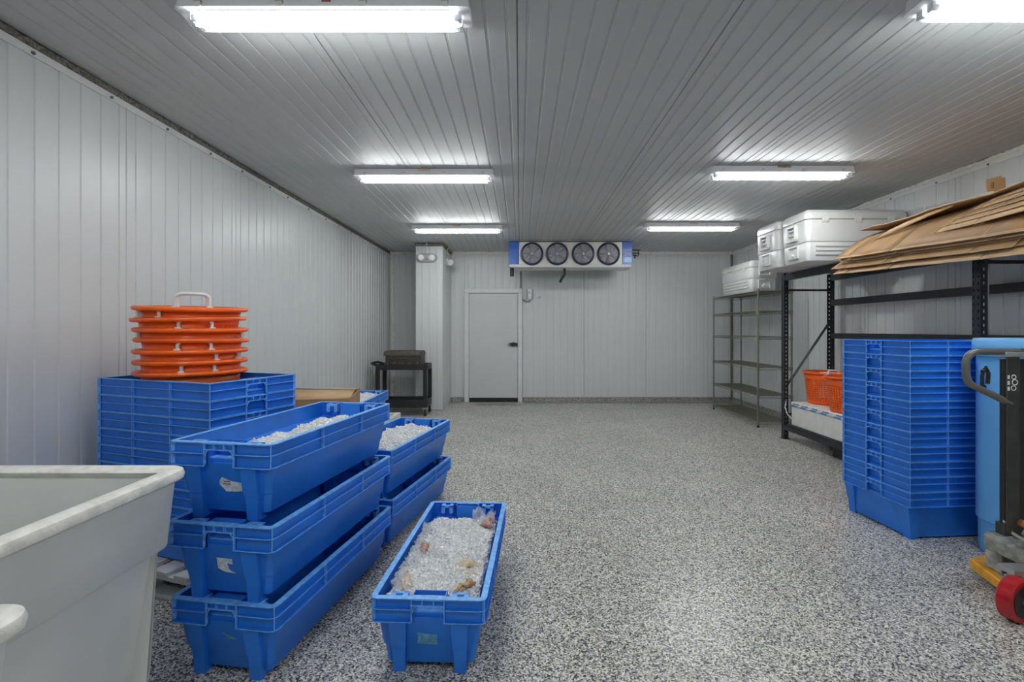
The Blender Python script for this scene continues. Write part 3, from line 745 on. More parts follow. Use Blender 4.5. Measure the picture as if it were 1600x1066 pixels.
# ================================================================ ORANGE BASKETS
def make_basket(rt=.277, wt=.238, rb=.178, h=.33, hh=.075, hw=.075):
    t = thing('orange_basket', None, 'basket')
    n = 96; rows = []
    zt = h-.012
    zs = [0, .02, .04]; z = .04
    while z < zt-.085: zs += [z+.014, z+.025]; z += .025
    zs.append(zt)
    g = G(); vs = []
    for z in zs:
        r = rb+(wt-rb)*(z/zt)**.8
        for k in range(n): vs.append((r*math.cos(2*PI*k/n), r*math.sin(2*PI*k/n), z))
    fs = []
    for i in range(len(zs)-1):
        hole_row = 2 <= i < len(zs)-2 and (i % 2 == 0)
        for k in range(n):
            if hole_row and k % 2 == 0: continue
            fs.append((i*n+k, i*n+(k+1) % n, (i+1)*n+(k+1) % n, (i+1)*n+k))
    g.add(vs, fs); g.build('wall', M['orange'], t, solid=.004)
    g = G(); g.disc(rb, .003, 48); g.build('base', M['orange'], t, solid=.005)
    g = G(); g.lathe([(wt-.004, h-.016), (wt+.004, h-.022), (rt-.010, h-.024), (rt-.003, h-.020), (rt, h-.012), (rt-.003, h-.003), (rt-.010, h), (wt-.002, h+.001)], 72, closed=True); g.build('lip', M['orange'], t)
    for s in (-1, 1):
        g = G(); pts = []; rr = wt+.012
        a0 = hw/rr
        P = lambda a, z: (s*rr*math.cos(a), s*rr*math.sin(a), z)
        pts = [P(-a0, h-.012), P(-a0, h+hh-.018), P(-a0*.8, h+hh-.004), P(-a0*.5, h+hh), P(0, h+hh), P(a0*.5, h+hh), P(a0*.8, h+hh-.004), P(a0, h+hh-.018), P(a0, h-.012)]
        g.tube(pts, .009, 8)
        for q in (-1, 1): g.box(-.014, .014, -.014, .014, h-.004, h+.006, T=Matrix.Rotation(q*a0+(0 if s > 0 else PI), 4, 'Z') @ Matrix.Translation((rr, 0, 0)))
        g.build('handle', M['white_pl'], t)
    return t
bx, by = LS.x-.045, LS.y-.0
tall = make_basket(hh=.072); low = make_basket(hh=.050)
BO = ['topmost', 'second from the top', 'third from the top', 'fourth from the top', 'fifth from the top', 'sixth from the top', 'bottom']
angs = [-56, -106, -53, 28, -54, -14, -50]
for k in range(7):
    i = 6-k
    o = tall if i == 0 else (low if k == 0 else copy_tree(low))
    o.location = (bx, by, .79+k*.0592)
    tilt = [3.2, 2.0, 1.4, .9, .5, .2, .0][i]
    o.rotation_euler = (0, R(tilt), R(angs[i]))
    o['label'] = 'round orange basket, %s of the stack on the blue crates' % BO[i]; o['group'] = 'stacked orange baskets on the blue crates'
for (x, y, a, lab) in ((3.62, 5.70, 60, 'orange basket on the white foam box, farther one by the rack post'), (3.50, 5.10, 100, 'orange basket on the white foam box, nearer one by the blue crates')):
    if y > 5.5: ob = make_basket(.262, .238, .195, .375, .0, .07)
    else: ob = make_basket(.262, .238, .195, .375, .04, .07)
    ob.location = (x, y, .476); ob.rotation_euler = (0, 0, R(a)); ob['label'] = lab; ob['group'] = 'orange baskets on the rack'

# ================================================================ PALLET, FRAME TABLE, BOX
pl = thing('pallet', 'white plastic pallet under the nested crates on the left', 'pallet', (LS.x, LS.y, 0), R(70.5))
g = G()
for k in range(7): g.box(-.33, .33, -.50+k*.15, -.50+k*.15+.10, .118, .142)
g.build('deck', M['whitebox'], pl, bevel=.004)
g = G()
for x in (-.32, -.04, .24): g.box(x, x+.08, -.50, .50, .0, .02); g.box(x, x+.08, -.50, .50, .095, .118); [g.box(x, x+.08, y, y+.1, .02, .095) for y in (-.5, -.05, .4)]
g.build('runner', M['whitebox'], pl, bevel=.003)
tb = thing('frame_table', 'low white metal frame table under the far box and ice crate', 'table', (-1.90, 4.60, 0))
g = G()
for x in (-.46, .41): g.box(x, x+.05, -1.15, 1.22, .30, .349)
for y in (-1.15, 0, 1.17): g.box(-.41, .41, y, y+.05, .302, .345)
g.build('top_frame', M['trimw'], tb, bevel=.003)
g = G()
for k in range(14): g.box(-.42, .42, -1.08+k*.17, -1.04+k*.17, .326, .348)
g.build('slat', M['trimw'], tb, bevel=.002)
for x in (-.46, .41):
    for y in (-1.15, 1.17):
        g = G(); g.box(x, x+.05, y, y+.05, 0, .301); g.build('leg', M['trimw'], tb, bevel=.003)
# cardboard box with bulging flaps
bxo = thing('cardboard_box', 'closed brown cardboard box with bulging flaps behind the ice crates', 'box', (-1.66, 3.88, .352), R(12))
bw, bl, bh = .64, .66, .475
g = G(); g.box(-bw/2, bw/2, -bl/2, bl/2, 0, bh); g.build('carton', M['card'], bxo, bevel=.004)
g = G(); t_ = .006
vs = [(-bw/2, -bl/2, bh+.001), (bw/2, -bl/2, bh+.001), (bw/2, -.01, bh+.03), (-bw/2, -.01, bh+.055)]
g.add(vs, [(0, 1, 2, 3)]); g.build('flap', M['card3'], bxo, solid=.005)
g = G(); vs = [(-bw/2, bl/2, bh+.001), (bw/2, bl/2, bh+.001), (bw/2, .01, bh+.026), (-bw/2, .01, bh+.050)]
g.add(vs, [(3, 2, 1, 0)]); g.build('flap', M['card3'], bxo, solid=.005)
g = G(); g.add([(-bw/2, -.03, bh+.0585), (bw/2, -.03, bh+.033), (bw/2, .03, bh+.030), (-bw/2, .03, bh+.054)], [(0, 1, 2, 3)]); g.build('tape', M['tapeclear'], bxo, solid=.0008)
for k, (x, z) in enumerate(((-.1, .36), (-.02, .365), (.06, .37))):
    g = G(); g.box(bw/2+.0005, bw/2+.0015, x, x+.05, z-.03, z+.02); g.build('print', M['ink'], bxo)

# ================================================================ GREY TUBS
def make_tub(name, label, cx, cy, W, L, rim, zs, z_floor, mats):
    t = thing(name, label, 'tub', (cx, cy, 0))
    g = G(); r = .07
    # outer and inner wall in one closed profile (inset d, z)
    prof = [(.030, rim-.045), (.052, zs+.012), (.060, zs), (.085, zs-.004), (.115, z_floor+.10), (.128, z_floor+.03), (.160, z_floor), (.20, z_floor), (.20, z_floor+.012), (.165, z_floor+.014), (.135, z_floor+.05), (.095, zs), (.060, rim-.06), (.052, rim-.030)]
    g.sweep(rr_path(W, L, r, 8), prof, closed=True); g.loft(W, L, r, [(.19, z_floor), (.19, z_floor+.012)])
    g.build('basin', mats[0], t)
    g = G(); g.sweep(rr_path(W, L, r, 8), [(.001, rim-.020), (.006, rim-.006), (.018, rim), (.055, rim-.003), (.072, rim-.012), (.060, rim-.030), (.034, rim-.044), (.014, rim-.042), (.004, rim-.034)], closed=True)
    g.build('rim', mats[1], t)
    for sx in (-1, 1):
        for sy in (-1, 1):
            x = sx*(W/2-.30); y = sy*(L/2-.24)
            g = G(); g.box(x-.03, x+.03, y-.035, y+.035, z_floor-.02, z_floor+.001); g.box(x-.026, x-.020, y-.03, y+.03, .04, z_floor-.02); g.box(x+.020, x+.026, y-.03, y+.03, .04, z_floor-.02)
            c = g.build('caster', M['galv'], t)
            g = G(); g.tube([(x-.018, y, .05), (x+.018, y, .05)], .05, 18); g.build('wheel', M['rubber'], c)
    return t
make_tub('rolling_tub', 'large pale grey plastic tub in the left foreground', -1.72, 1.385, 1.09, .72, .86, .585, .12, (M['tub'], M['tub_rim']))
make_tub('rolling_tub', 'tub with a chipped white rim corner at the lower left edge', -1.545, .62, 1.10, .80, .775, .52, .12, (M['tub'], M['tub_rim']))

# ================================================================ SERVICE CART + TOTE
ct = thing('service_cart', 'black two-shelf plastic service cart in front of the pillar', 'cart', (-1.85, 7.72, 0))
def tray(z0, z1, name):
    g = G(); g.sweep(rr_path(.80, .44, .03), [(0, z1), (.0, z0), (.03, z0), (.03, z0+.02), (.022, z1)], closed=True); g.loft(.80, .44, .03, [(.012, z0+.004), (.012, z0+.03)])
    return g.build(name, M['black'], ct, bevel=.003)
top = tray(.715, .80, 'top_tray'); tray(.13, .25, 'bottom_tray')
g = G(); g.tube([(-.395, -.20, .79), (-.47, -.17, .815), (-.48, 0, .82), (-.47, .17, .815), (-.395, .20, .79)], .018, 10); g.build('push_handle', M['black'], ct)
for x in (-.37, .37):
    for y in (-.19, .19):
        g = G(); g.box(x-.03, x+.03, y-.025, y+.025, .24, .73); g.build('leg', M['black'], ct, bevel=.006)
        g = G(); g.box(x-.03, x+.03, y-.03, y+.03, .105, .131); g.box(x-.022, x-.016, y-.025, y+.025, .05, .11); g.box(x+.016, x+.022, y-.025, y+.025, .05, .11); c = g.build('caster', M['steel'], ct)
        g = G(); g.tube([(x-.014, y, .052), (x+.014, y, .052)], .052, 18); w_ = g.build('wheel', M['rubber'], c)
to = thing('storage_tote', 'dusty dark folding tote with a scalloped edge on the black cart', 'crate', (-1.84, 7.72, .742))
g = G(); g.loft(.55, .36, .02, [(.02, 0), (.012, .03), (.006, .20)]); g.build('body', M['totebrown'], to)
g = G(); g.loft(.585, .39, .02, [(.0, .195), (.0, .225), (.012, .262), (.03, .268)]); g.build('lid', M['totebrown'], to)
g = G()
for k in range(5):
    x = -.24+k*.12; g.box(x-.028, x+.028, -.195, -.172, .02 if k % 2 else .05, .10)
for k in range(3): g.box(-.27, .27, -.186, -.174, .11+k*.035, .117+k*.035)
g.box(.27, .29, -.15, .15, .0, .2)
for a in (-1, 1): g.tube([(-.2*a, -.187, .12), (.2*a, -.187, .19)], .006, 6)
g.build('side_ribs', M['totebrown'], to)

# ================================================================ WIRE SHELVING
ws = thing('wire_shelf_unit', 'chrome six-tier wire shelving against the right wall', 'shelving', (3.26, 6.63, 0))
WX, WY = .46, 1.52
for x in (0, WX):
    for y in (0, WY):
        g = G(); g.tube([(x, y, .03), (x, y, 1.905)], .0128, 10); p = g.build('post', M['wire'], ws)
        g = G(); g.tube([(x, y, 0), (x, y, .03)], [.018, .012], 10); g.build('foot', M['rubber'], p)
for z in (.075, .435, .82, 1.24, 1.60, 1.875):
    g = G()
    for dz in (0, -.032):
        g.tube([(.012, .0, z+dz), (WX-.012, 0, z+dz)], .0038, 5); g.tube([(.012, WY, z+dz), (WX-.012, WY, z+dz)], .0038, 5)
        g.tube([(0, .012, z+dz), (0, WY-.012, z+dz)], .0038, 5); g.tube([(WX, .012, z+dz), (WX, WY-.012, z+dz)], .0038, 5)
    for x in (0, WX):
        g.tube([(x, .015+k*(WY-.03)/44, z-(.032 if k % 2 else 0)) for k in range(45)], .0028, 4)
    for y in (0, WY): g.tube([(.015+k*(WX-.03)/14, y, z-(.032 if k % 2 else 0)) for k in range(15)], .0028, 4)
    for k in range(1, 62): y = k*WY/62; g.tube([(0, y, z+.002), (WX, y, z+.002)], .0022, 4)
    for x in (.12, .23, .34): g.tube([(x, 0, z-.003), (x, WY, z-.003)], .0032, 5)
    for x in (0, WX):
        for y in (0, WY): g.tube([(x, y, z-.04), (x, y, z+.006)], .0175, 10)
    g.build('shelf', M['wire'], ws)

# ================================================================ PALLET RACK
RT = R(.7)
rk = thing('pallet_rack', 'black steel pallet rack along the right wall', 'rack', (3.24, 6.0, 0), RT)
def upright(x, y, h, face):
    """perforated C-section: web faces the aisle (-x), flanges back; slots in web and near flange"""
    g = G(); ys = [0, .010, .021, .032, .043, .054, .064]; pitch = .05; n = int(h/pitch)
    zs = []
    for k in range(n): zs += [k*pitch, k*pitch+.014, k*pitch+.036]
    zs.append(h)
    def plate(P, us, holes):
        vs = [P(u, z) for z in zs for u in us]; m = len(us); fs = []
        for i in range(len(zs)-1):
            for j in range(m-1):
                if i % 3 == 1 and j in holes and i > 3: continue
                fs.append((i*m+j, i*m+j+1, (i+1)*m+j+1, (i+1)*m+j))
        g.add(vs, fs)
    s = face
    plate(lambda u, z: (x, y-u, z), ys, (1, 4))
    plate(lambda u, z: (x+s*u, y-.064, z), [0, .016, .028, .042, .050], (1,))
    plate(lambda u, z: (x+s*u, y, z), [0, .016, .028, .042, .050], (1,))
    o = g.build('upright', M['rack'], rk, solid=.003, smooth=False)
    b = G(); b.box(min(x-.012*s, x+.085*s), max(x-.012*s, x+.062*s), y-.08, y+.02, 0, .006); b.build('foot_plate', M['rack'], o)
    return o
frames = (0, -2.50, -4.9)
for fy in frames:
    for (x, s) in ((0, 1), (.62, -1)): upright(x, fy, 2.03, s)
    for z0, z1 in ((.63, 1.44),):
        g = G(); g.tube([(.035, fy-.03, z0), (.585, fy-.03, z1)], .016, 4); g.build('brace', M['rack'], rk)
        g = G(); g.tube([(.035, fy-.03, 1.83), (.585, fy-.03, 1.83)], .013, 4); g.build('brace', M['rack'], rk)
        g = G(); g.tube([(.035, fy-.03, .30), (.585, fy-.03, .30)], .013, 4); g.build('brace', M['rack'], rk)
def beam(x, z0, z1, bay, side):
    a, b = frames[bay]-.067, frames[bay+1]+.003
    g = G(); h = z1-z0; s = side
    pr = [(0, z0), (0, z1-.022), (.012*s, z1-.020), (.012*s, z1), (.048*s, z1), (.048*s, z0)]   # stepped box beam
    n = len(pr); vs = [(x+p, a, z) for p, z in pr]+[(x+p, b, z) for p, z in pr]
    g.add(vs, [(i, (i+1) % n, n+(i+1) % n, n+i) for i in range(n)]+[tuple(range(n)), tuple(range(n, 2*n))[::-1]])
    g.box(x+s*.0, x+s*.05, a, a+.004, z0-.04, z1+.01) if s > 0 else g.box(x+s*.05, x, a, a+.004, z0-.04, z1+.01)
    return g.build('beam', M['rack'], rk)
for bay in (0, 1):
    beam(0, 1.945, 2.03, bay, 1); beam(.62, 1.945, 2.03, bay, -1)
    beam(.62, 1.635, 1.71, bay, -1); beam(.62, 1.235, 1.30, bay, -1)
    beam(.62, .115, .19, bay, -1)
beam(0, .115, .19, 0, 1)
for k, y in enumerate((-.5, -1.05, -1.6, -2.15)):
    g = G(); g.box(  .048, .572, y, y+.05, 1.985, 2.029); g.build('deck_support', M['rack'], rk)
    g = G(); g.box(  .048, .572, y, y+.05, .15, .189); g.build('deck_support', M['rack'], rk)
# cord end at far post and hanging rod at near post
t = thing('white_cable', 'short white cable looping out low on the far rack post', 'cable', (3.232, 5.90, .40))
g = G(); g.tube([(0, -.02, .07), (-.02, -.03, .0), (-.005, -.06, -.08), (.02, -.12, -.13)], .006, 8); tag(g.build('strand', M['white_pl'], t))
t = thing('hanging_rod', 'thin grey rod hanging behind the near rack post', 'rod', (3.80, 3.93, 1.30))
g = G(); g.tube([(0, 0, 0), (0, 0, .50), (.015, 0, .60), (.02, 0, .66)], .008, 8); g.build('rod', M['steel'], t)
t = thing('floor_block', 'black block on the floor under the rack beam', 'block', (3.40, 5.08, 0))
g = G(); g.box(-.09, .09, -.12, .05, 0, .112); g.box(-.07, .09, -.35, -.12, .03, .112); g.build('block_body', M['palletwood'], t, bevel=.006)

# white foam box with blue printed tape
fb = thing('foam_box', 'long white foam box with blue printed tape on the rack bottom beams', 'box', (3.58, 5.08, .191))
g = G(); g.box(-.295, .29, -.75, .78, 0, .225); g.build('box_body', M['whitebox'], fb, bevel=.008)
g = G(); g.box(-.300, .295, -.755, .785, .227, .280); g.build('lid', M['whitebox'], fb, bevel=.010)
rnd = random.Random(8)
g = G()
y = -.70; row = 0
while y < .72:
    for r_, zz in ((0, .258), (1, .236)):
        yy = y+r_*.035
        for k in range(7):
            x0 = yy+k*.0165; hgt = rnd.uniform(.010, .017)
            g.box(-.3022, -.3002, x0, x0+.012, zz-.003, zz-.003+hgt)
    y += rnd.choice((.17, .19, .23))
tag(g.build('printed_tape', M['bluetape'], fb, smooth=False), kind='stuff')

# ================================================================ COOLERS
def make_cooler(L=1.04, W=.48, Hh=.53, name='cooler'):
    """long axis x; base at z=0; detailed end at -x, long detailed side at -y"""
    t = thing(name, None, 'cooler'); r = .06
    g = G(); g.loft(L, W, r, [(.045, 0), (.028, .012), (.018, .05), (.012, .19), (.016, .196), (.006, .205), (.0, Hh-.115), (.004, Hh-.108)], seg=6); g.build('body', M['cooler'], t)
    g = G(); g.loft(L, W, r, [(.006, Hh-.105), (-.003, Hh-.098), (-.003, Hh-.055), (.010, Hh-.020), (.035, Hh-.002), (.06, Hh)], seg=6); g.build('lid', M['cooler'], t)
    for sy in (-1, 1):
        for x in (-.33*L/1.04, .0, .33*L/1.04):
            g = G(); g.box(x-.035, x+.035, *sorted((sy*(W/2+.001), sy*(W/2+.009))), Hh-.135, Hh-.075)
            g.box(x-.022, x+.022, *sorted((sy*(W/2+.009), sy*(W/2+.012))), Hh-.122, Hh-.110); g.build('hinge' if sy < 0 else 'latch', M['white_pl'], t, bevel=.003)
    for sy in (-1, 1):
        g = G()
        for k in range(3): g.box(-L/2+.10, L/2-.10, *sorted((sy*(W/2-.02), sy*(W/2-.004))), .065+k*.042, .085+k*.042)
        g.build('side_ribs', M['cooler'], t, bevel=.004)
    for sx in (-1, 1):
        X = lambda a, b: sorted((sx*(L/2+a), sx*(L/2+b)))
        g = G(); z0, z1 = .235, .40
        g.box(*X(-.01, .030), -.085, -.062, z0, z1); g.box(*X(-.01, .030), .062, .085, z0, z1)
        g.box(*X(-.01, .032), -.085, .085, z0-.004, z0+.018); g.box(*X(-.01, .034), -.062, .062, z1-.024, z1)
        g.box(*X(-.01, .018), -.062, .062, z0+.055, z0+.075); g.box(*X(-.01, .024), -.05, .05, z1-.06, z1-.045)
        g.build('carry_handle', M['cooler'], t, bevel=.005)
        g = G(); g.box(*X(-.016, .004), -.085, -.075, .055, .175); g.box(*X(-.016, .004), .075, .085, .055, .175); g.box(*X(-.016, .006), -.085, .085, .168, .178); g.box(*X(-.016, .006), -.085, .085, .05, .058)
        g.box(*X(-.0165, -.010), -.075, .075, .058, .168, 1)
        g.build('end_recess', [M['cooler'], M['tub']], t, bevel=.003)
        g = G(); g.tube([(sx*(L/2-.014), .01, .085), (sx*(L/2+.010), .01, .085)], .020, 14); g.tube([(sx*(L/2+.008), .01, .085), (sx*(L/2+.012), .01, .120)], .007, 8); g.build('drain_plug', M['white_pl'], t)
    return t
c0 = make_cooler(); GCO = 'large white coolers on the rack'
c0.location = (3.405, 5.115, 2.034); tag(c0, 'large white cooler on the rack, right beside the flattened cardboard', None, GCO)
c1 = copy_tree(c0); c1.location = (3.375, 5.625, 2.034); tag(c1, 'large white cooler at the far end of the rack top', None, GCO)
c2 = make_cooler(1.02, .40, .46); c2.location = (3.49, 7.42, 1.882); c2.rotation_euler = (0, 0, R(90)); tag(c2, 'smaller white cooler on top of the wire shelving')
# pale panel behind cardboard
t = thing('plastic_sheet', 'pale grey rounded plastic sheet leaning on the wall behind the cardboard', 'sheet', (3.86, 4.25, 2.036))
g = G(); vs = []; pts = [(.44, 0), (.44, .40), (.36, .452), (.2, .462), (-.5, .462), (-.58, .43), (-.6, 0)]; n = len(pts)
vs = [(0+.05*z, y, z) for y, z in pts]+[(.03+.05*z, y, z) for y, z in pts]
g.add(vs, [tuple(range(n)), tuple(range(n, 2*n))[::-1]]+[(i, (i+1) % n, n+(i+1) % n, n+i) for i in range(n)]); g.build('panel', M['tub'], t, bevel=.008)

# ================================================================ FLATTENED CARDBOARD
def zprof(x, droop=0):
    xs = [2.96, 3.06, 3.20, 3.34, 3.5, 3.7, 3.92]; zs = [1.835+droop, 1.915+droop*.7, 2.010+droop*.3, 2.065, 2.11, 2.16, 2.205]
    return float(np.interp(x, xs, zs))
def sheet(y0, y1, x0, x1, dz, mat, label, group, name='flat_carton', slots=True, tiltk=0, seed=0, lift=None, yaw=0):
    rnd = random.Random(seed)
    xs = [x0]; x = x0
    for k in range(1, 13): xs.append(x0+(x1-x0)*k/12)
    L = y1-y0; s1, s2 = y0+L*.16, y0+L*.60
    s3 = y0+L*.90
    ys = sorted([y0, s1, s1+.02, s2, s2+.02, s3, s3+.018, y1]+[y0+L*k/6 for k in range(1, 6)])
    m = len(xs); vs = []
    ph = 1.0
    for yv in ys:
        for xv in xs:
            z = zprof(xv, 0)+dz+.018-.045*max(0, 4.6-yv)*max(0, 3.3-xv)/.35
            if lift: z = lift(xv, yv)
            z += .0025*math.sin(yv*7+ph)
            vs.append((xv, yv, z))
    fs = []
    for i in range(len(ys)-1):
        slot = slots and (abs(ys[i]-s1) < 1e-6 or abs(ys[i]-s2) < 1e-6 or abs(ys[i]-s3) < 1e-6)
        for j in range(m-1):
            if slot and xs[j+1] < x0+.30: continue
            fs.append((i*m+j, i*m+j+1, (i+1)*m+j+1, (i+1)*m+j))
    if yaw:
        T = Matrix.Translation((3.4, (y0+y1)/2, 0)) @ Matrix.Rotation(yaw, 4, 'Z') @ Matrix.Translation((-3.4, -(y0+y1)/2, 0))
        vs = [tuple(T @ Vector(p)) for p in vs]
    g = G(); g.add(vs, fs); o = g.build(name, [mat, M['cardedge']], solid=.007, rim=True)
    return tag(o, label, 'cardboard', group)
cm = [M['card'], M['card3'], M['card'], M['card2'], M['card']]
rc = random.Random(12)
BOT = ['bottom sheet']+[q+' from bottom' for q in ('second', 'third', 'fourth', 'fifth', 'sixth', 'seventh', 'eighth', 'ninth', 'tenth', 'eleventh', 'twelfth', 'thirteenth')]+['top sheet']
GC = 'flattened cardboard boxes piled on the rack'
for k in range(14):
    y1 = 4.60-.010*k+rc.uniform(-.05, .05)+(.03 if k > 8 else 0); x0 = 2.985+rc.uniform(-.04, .04)-(.02 if k > 8 else 0)
    sheet(y1-1.72+rc.uniform(-.05, .05), y1, x0, x0+.84, .0125*k, cm[k % 5],
          'brown flattened cardboard box on the rack, %s in the long pile' % BOT[k], GC, seed=k, slots=True)
BOT2 = ['lowest of the seven', 'second from bottom', 'third from bottom', 'middle of the seven', 'third from top', 'second from top', 'topmost of the seven']
for k in range(7):
    x0 = 3.01+.035*k
    sheet(2.55, 3.62-.09*k, x0, x0+.74, .175+.0115*k, cm[(k+1) % 5], 'shorter flattened box over the near rack post, %s' % BOT2[k], 'shorter flattened boxes on top of the pile', seed=30+k, yaw=R(-4-k*.8), lift=(lambda kk: lambda x, y: zprof(x)+.175+.018*kk+.10*max(0, (x-3.15))*max(0, (3.75-y)))(k))
sheet(2.62, 4.50, 3.16, 3.90, 0, M['card3'], 'top sheet of cardboard propped up over the pile, with a torn edge', None, seed=50, slots=False,
      lift=lambda x, y: 2.262+.02*(x-3.16)+.012*math.sin(y*9)*(1 if x < 3.2 else .3)+.02*max(0, 3.6-y))
g = G(); pts = [(3.12, 4.28, 2.135), (3.13, 4.12, 2.175), (3.145, 3.95, 2.205), (3.16, 3.75, 2.235), (3.17, 3.55, 2.255)]
vs = []
for k, p in enumerate(pts):
    wd = (.012, .035, .04, .03, .015)[k]; vs += [(p[0], p[1], p[2]-wd*.5), (p[0]+.01, p[1]-.01, p[2]+wd*.5)]
g.add(vs, [(2*i, 2*i+1, 2*i+3, 2*i+2) for i in range(4)])
tag(g.build('torn_strip', M['card3'], solid=.005), 'pale torn cardboard strip hanging from the propped top sheet', 'cardboard')
up = thing('cardboard_flap', 'small square cardboard flap standing upright on the pile', 'cardboard', (3.20, 3.30, 2.285), R(-8))
g = G(); g.hexa([(-.012, 0, 0), (.085, 0, .010), (.085, .006, .010), (-.012, .006, 0), (-.016, .0, .085), (.072, .0, .108), (.072, .006, .108), (-.016, .006, .085)]); g.build('front_sheet', M['card'], up)
g = G(); g.hexa([(.04, .010, 0), (.108, .010, .018), (.108, .016, .018), (.04, .016, 0), (.05, .010, .104), (.105, .010, .095), (.105, .016, .095), (.05, .016, .104)]); g.build('back_sheet', M['card'], up)
text_mesh('printed_letters', 'UU-', .026, M['ink'], up, (.018, -.0035, .045), (R(90), R(-86), 0))

# ================================================================ LIGHT BLUE BIN
lb = thing('storage_bin', 'tall light blue plastic bin at the right edge behind the pallet jack', 'bin', (3.175, 2.84, 0))
g = G(); g.loft(.80, .40, .15, [(.02, 0), (.012, .02), (.010, .195), (.000, .205), (.002, 1.18), (.004, 1.19)], seg=10); g.build('body', M['lightblue'], lb)
g = G(); g.loft(.83, .43, .16, [(.004, 1.185), (.0, 1.195), (.0, 1.28), (.008, 1.292), (.03, 1.294)], seg=10); g.build('lid', M['lightblue'], lb)
g = G(); g.box(-.3935, -.36, -.06, .035, .02, .115); g.build('fork_pocket', pmat('deep_blue', (.01, .06, .25), .5), lb)
g = G(); g.tube([(-.395, .03, 1.10), (-.415, .04, 1.10), (-.42, .045, 1.07), (-.415, .05, 1.01), (-.395, .05, 1.0)], .010, 8); g.build('grip', M['black'], lb)

# ================================================================ PALLET JACK
pj = thing('pallet_jack', 'yellow and grey pallet jack with black mast and red wheel at the right edge', 'pallet jack', (2.47, 2.36, 0))
g = G(); g.box(-.120, -.056, -.025, -.016, .36, 1.225); g.box(-.12, .18, -.015, .035, .34, .40); g.box(.116, .18, -.025, -.016, .36, 1.225)
ms = g.build('mast', M['darkgrey'], pj, bevel=.004)
g = G(); g.box(-.1195, .1795, -.0155, .012, .40, 1.20); g.build('mast_web', M['rubber'], ms)
g = G()
for k in range(3): g.box(-.118, -.108, -.0268, -.0252, 1.05+k*.028, 1.068+k*.028)
for (x, z, r_) in ((-.088, 1.115, .010), (-.083, 1.09, .013), (-.089, 1.062, .011)):
    g.tube([(x+r_*math.cos(a*PI/8), -.0262, z+r_*math.sin(a*PI/8)) for a in range(16)], .0022, 4, closed=True)
g.build('warning_emblem', M['whiteprint'], ms)
# handle loop
def arc(c, r, a0, a1, n=7): return [(c[0]+r*math.cos(R(a0+(a1-a0)*k/n)), 0, c[1]+r*math.sin(R(a0+(a1-a0)*k/n))) for k in range(n+1)]
pts = [(-.05, 0, 1.238)]+arc((-.245, 1.178), .060, 90, 180)+[(-.303, 0, 1.12)]+arc((-.255, 1.115), .045, 190, 240, 4)+[(-.09, 0, .985)]
g = G(); g.tube([(x+.0, -.01, z) for x, y, z in pts], .0165, 12)
pts2 = [(.06, 0, 1.238)]+[(.060-x, y, z) for x, y, z in pts[1:]]
g.tube([(x, -.01, z) for x, y, z in pts2], .0165, 12)
g.tube([(-.03, -.01, 1.238), (.09, -.01, 1.238)], .0165, 12)
hl = g.build('handle_loop', M['tube_grey'], pj)
g = G(); g.box(-.13, .19, -.03, .03, 1.212, 1.236); g.build('handle_collar', M['galv'], hl, bevel=.004)
g = G(); g.tube([(-.225, -.01, 1.14), (-.20, .0, 1.16), (-.185, .0, 1.13), (-.19, 0, 1.08)], .009, 8); g.build('lowering_lever', M['black'], hl)
# casting
g = G()
g.loft(.24, .30, .05, [(.01, .20), (0, .215), (0, .27), (.02, .29)], cx=.075, cy=.05)
g.lathe([(.085, .285), (.10, .30), (.10, .325), (.08, .335), (.08, .345), (.09, .352), (.075, .375), (.055, .385), (.05, .42), (.0005, .425)], 32, T=Matrix.Translation((.045, -.02, 0)))
g.box(-.02, .16, .10, .19, .10, .22)
g.build('casting', M['cast'], pj, bevel=.004)
g = G(); g.tube([(-.085, -.05, .425), (-.03, -.07, .395)], .016, 12); g.build('hydraulic_plug', M['copper'], pj)
g = G(); g.tube([(-.10, .0, .45), (-.115, -.01, .41), (-.09, -.02, .36), (-.05, -.06, .33)], .008, 8); g.tube([(.0, -.06, .41), (.04, -.07, .37), (.05, -.07, .30)], .007, 8); g.build('linkage', M['steel'], pj)
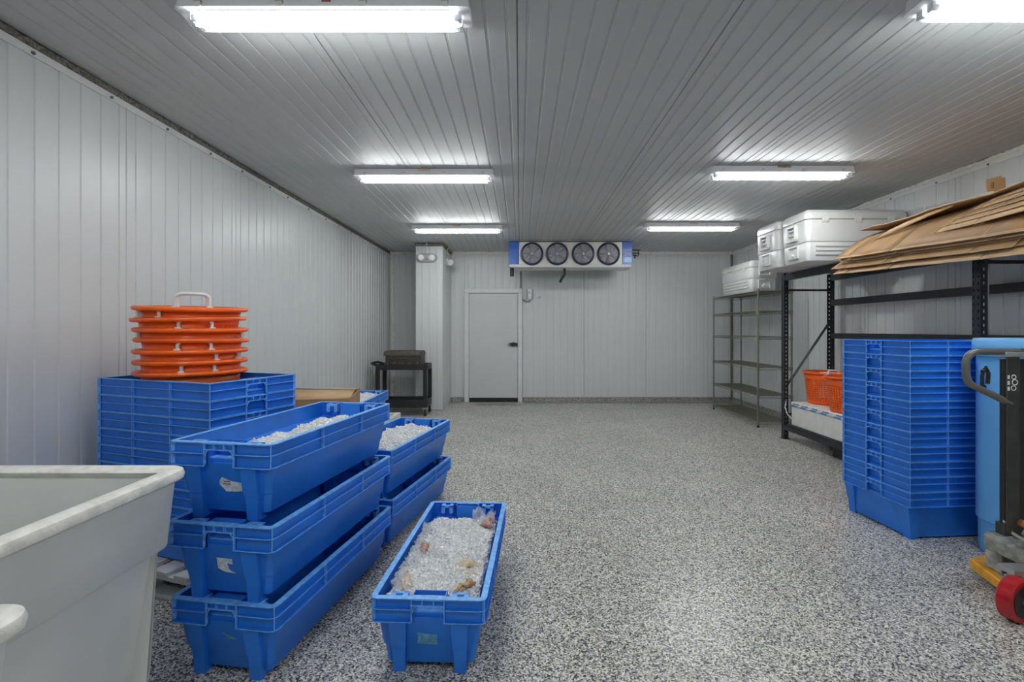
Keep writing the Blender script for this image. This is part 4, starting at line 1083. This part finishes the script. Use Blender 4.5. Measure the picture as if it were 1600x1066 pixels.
# steering wheels
ax = Vector((.30, -.95, 0)).normalized(); wc = Vector((-.178, -.125, .1))
for k in (0, 1):
    c = wc+Vector((.0 if k == 0 else .17, 0, 0))
    a, b = c-ax*.030, c+ax*.030
    g = G(); g.tube([a, a+ax*.006, b-ax*.006, b], [.094, .100, .100, .094], 32); wh = g.build('steer_wheel', M['red'], pj)
    g = G(); g.tube([b+ax*.0005, b+ax*.003], .074, 24); g.build('wheel_hub', M['black'], wh)
g = G(); g.tube([wc-ax*.05, wc+ax*.05], .014, 10); g.tube([wc+Vector((.17,0,0))-ax*.05, wc+Vector((.17,0,0))+ax*.05], .014, 10); g.box(-.17, .08, -.11, -.03, .195, .22); g.build('axle', M['steel'], pj)
# yellow base frame and forks
def plate(g, pts, z0, z1):
    n = len(pts); vs = [(x, y, z0) for x, y in pts]+[(x, y, z1) for x, y in pts]
    g.add(vs, [tuple(range(n))[::-1], tuple(range(n, 2*n))]+[(i, (i+1) % n, n+(i+1) % n, n+i) for i in range(n)])
g = G()
plate(g, [(-.10, -.01), (-.06, -.02), (.0, .17), (.02, .24), (.0, .27), (-.035, .235)], .045, .095)
plate(g, [(-.035, .235), (.0, .21), (.14, .285), (.15, .33), (-.015, .28)], .045, .098)
g.build('base_frame', M['yellow'], pj, bevel=.006)
g = G(); g.tube([(.13, .30, .105), (.13, .30, .135)], .024, 14); g.box(.10, .16, .27, .32, .09, .11); g.build('push_rod_boss', M['yellow'], pj)
for s, (ax0, ay0) in enumerate(((.16, .02), (.10, -.30))):
    g = G(); T = Matrix.Translation((ax0, ay0, 0)) @ Matrix.Rotation(R(-14), 4, 'Z')
    g.box(0, 1.05, -.07, .07, .045, .085, T=T); g.box(0, .10, -.07, .07, .08, .20, T=T)
    fk = g.build('fork', M['yellow'], pj, bevel=.005)
    g = G(); g.cyl(T @ Vector((.9, -.03, .038)), T @ Vector((.9, .03, .038)), .038, 14); g.build('load_roller', M['red'], fk)
g = G(); g.box(.10, .22, -.30, .14, .10, .26); g.build('crosshead', M['yellow'], pj, bevel=.006)
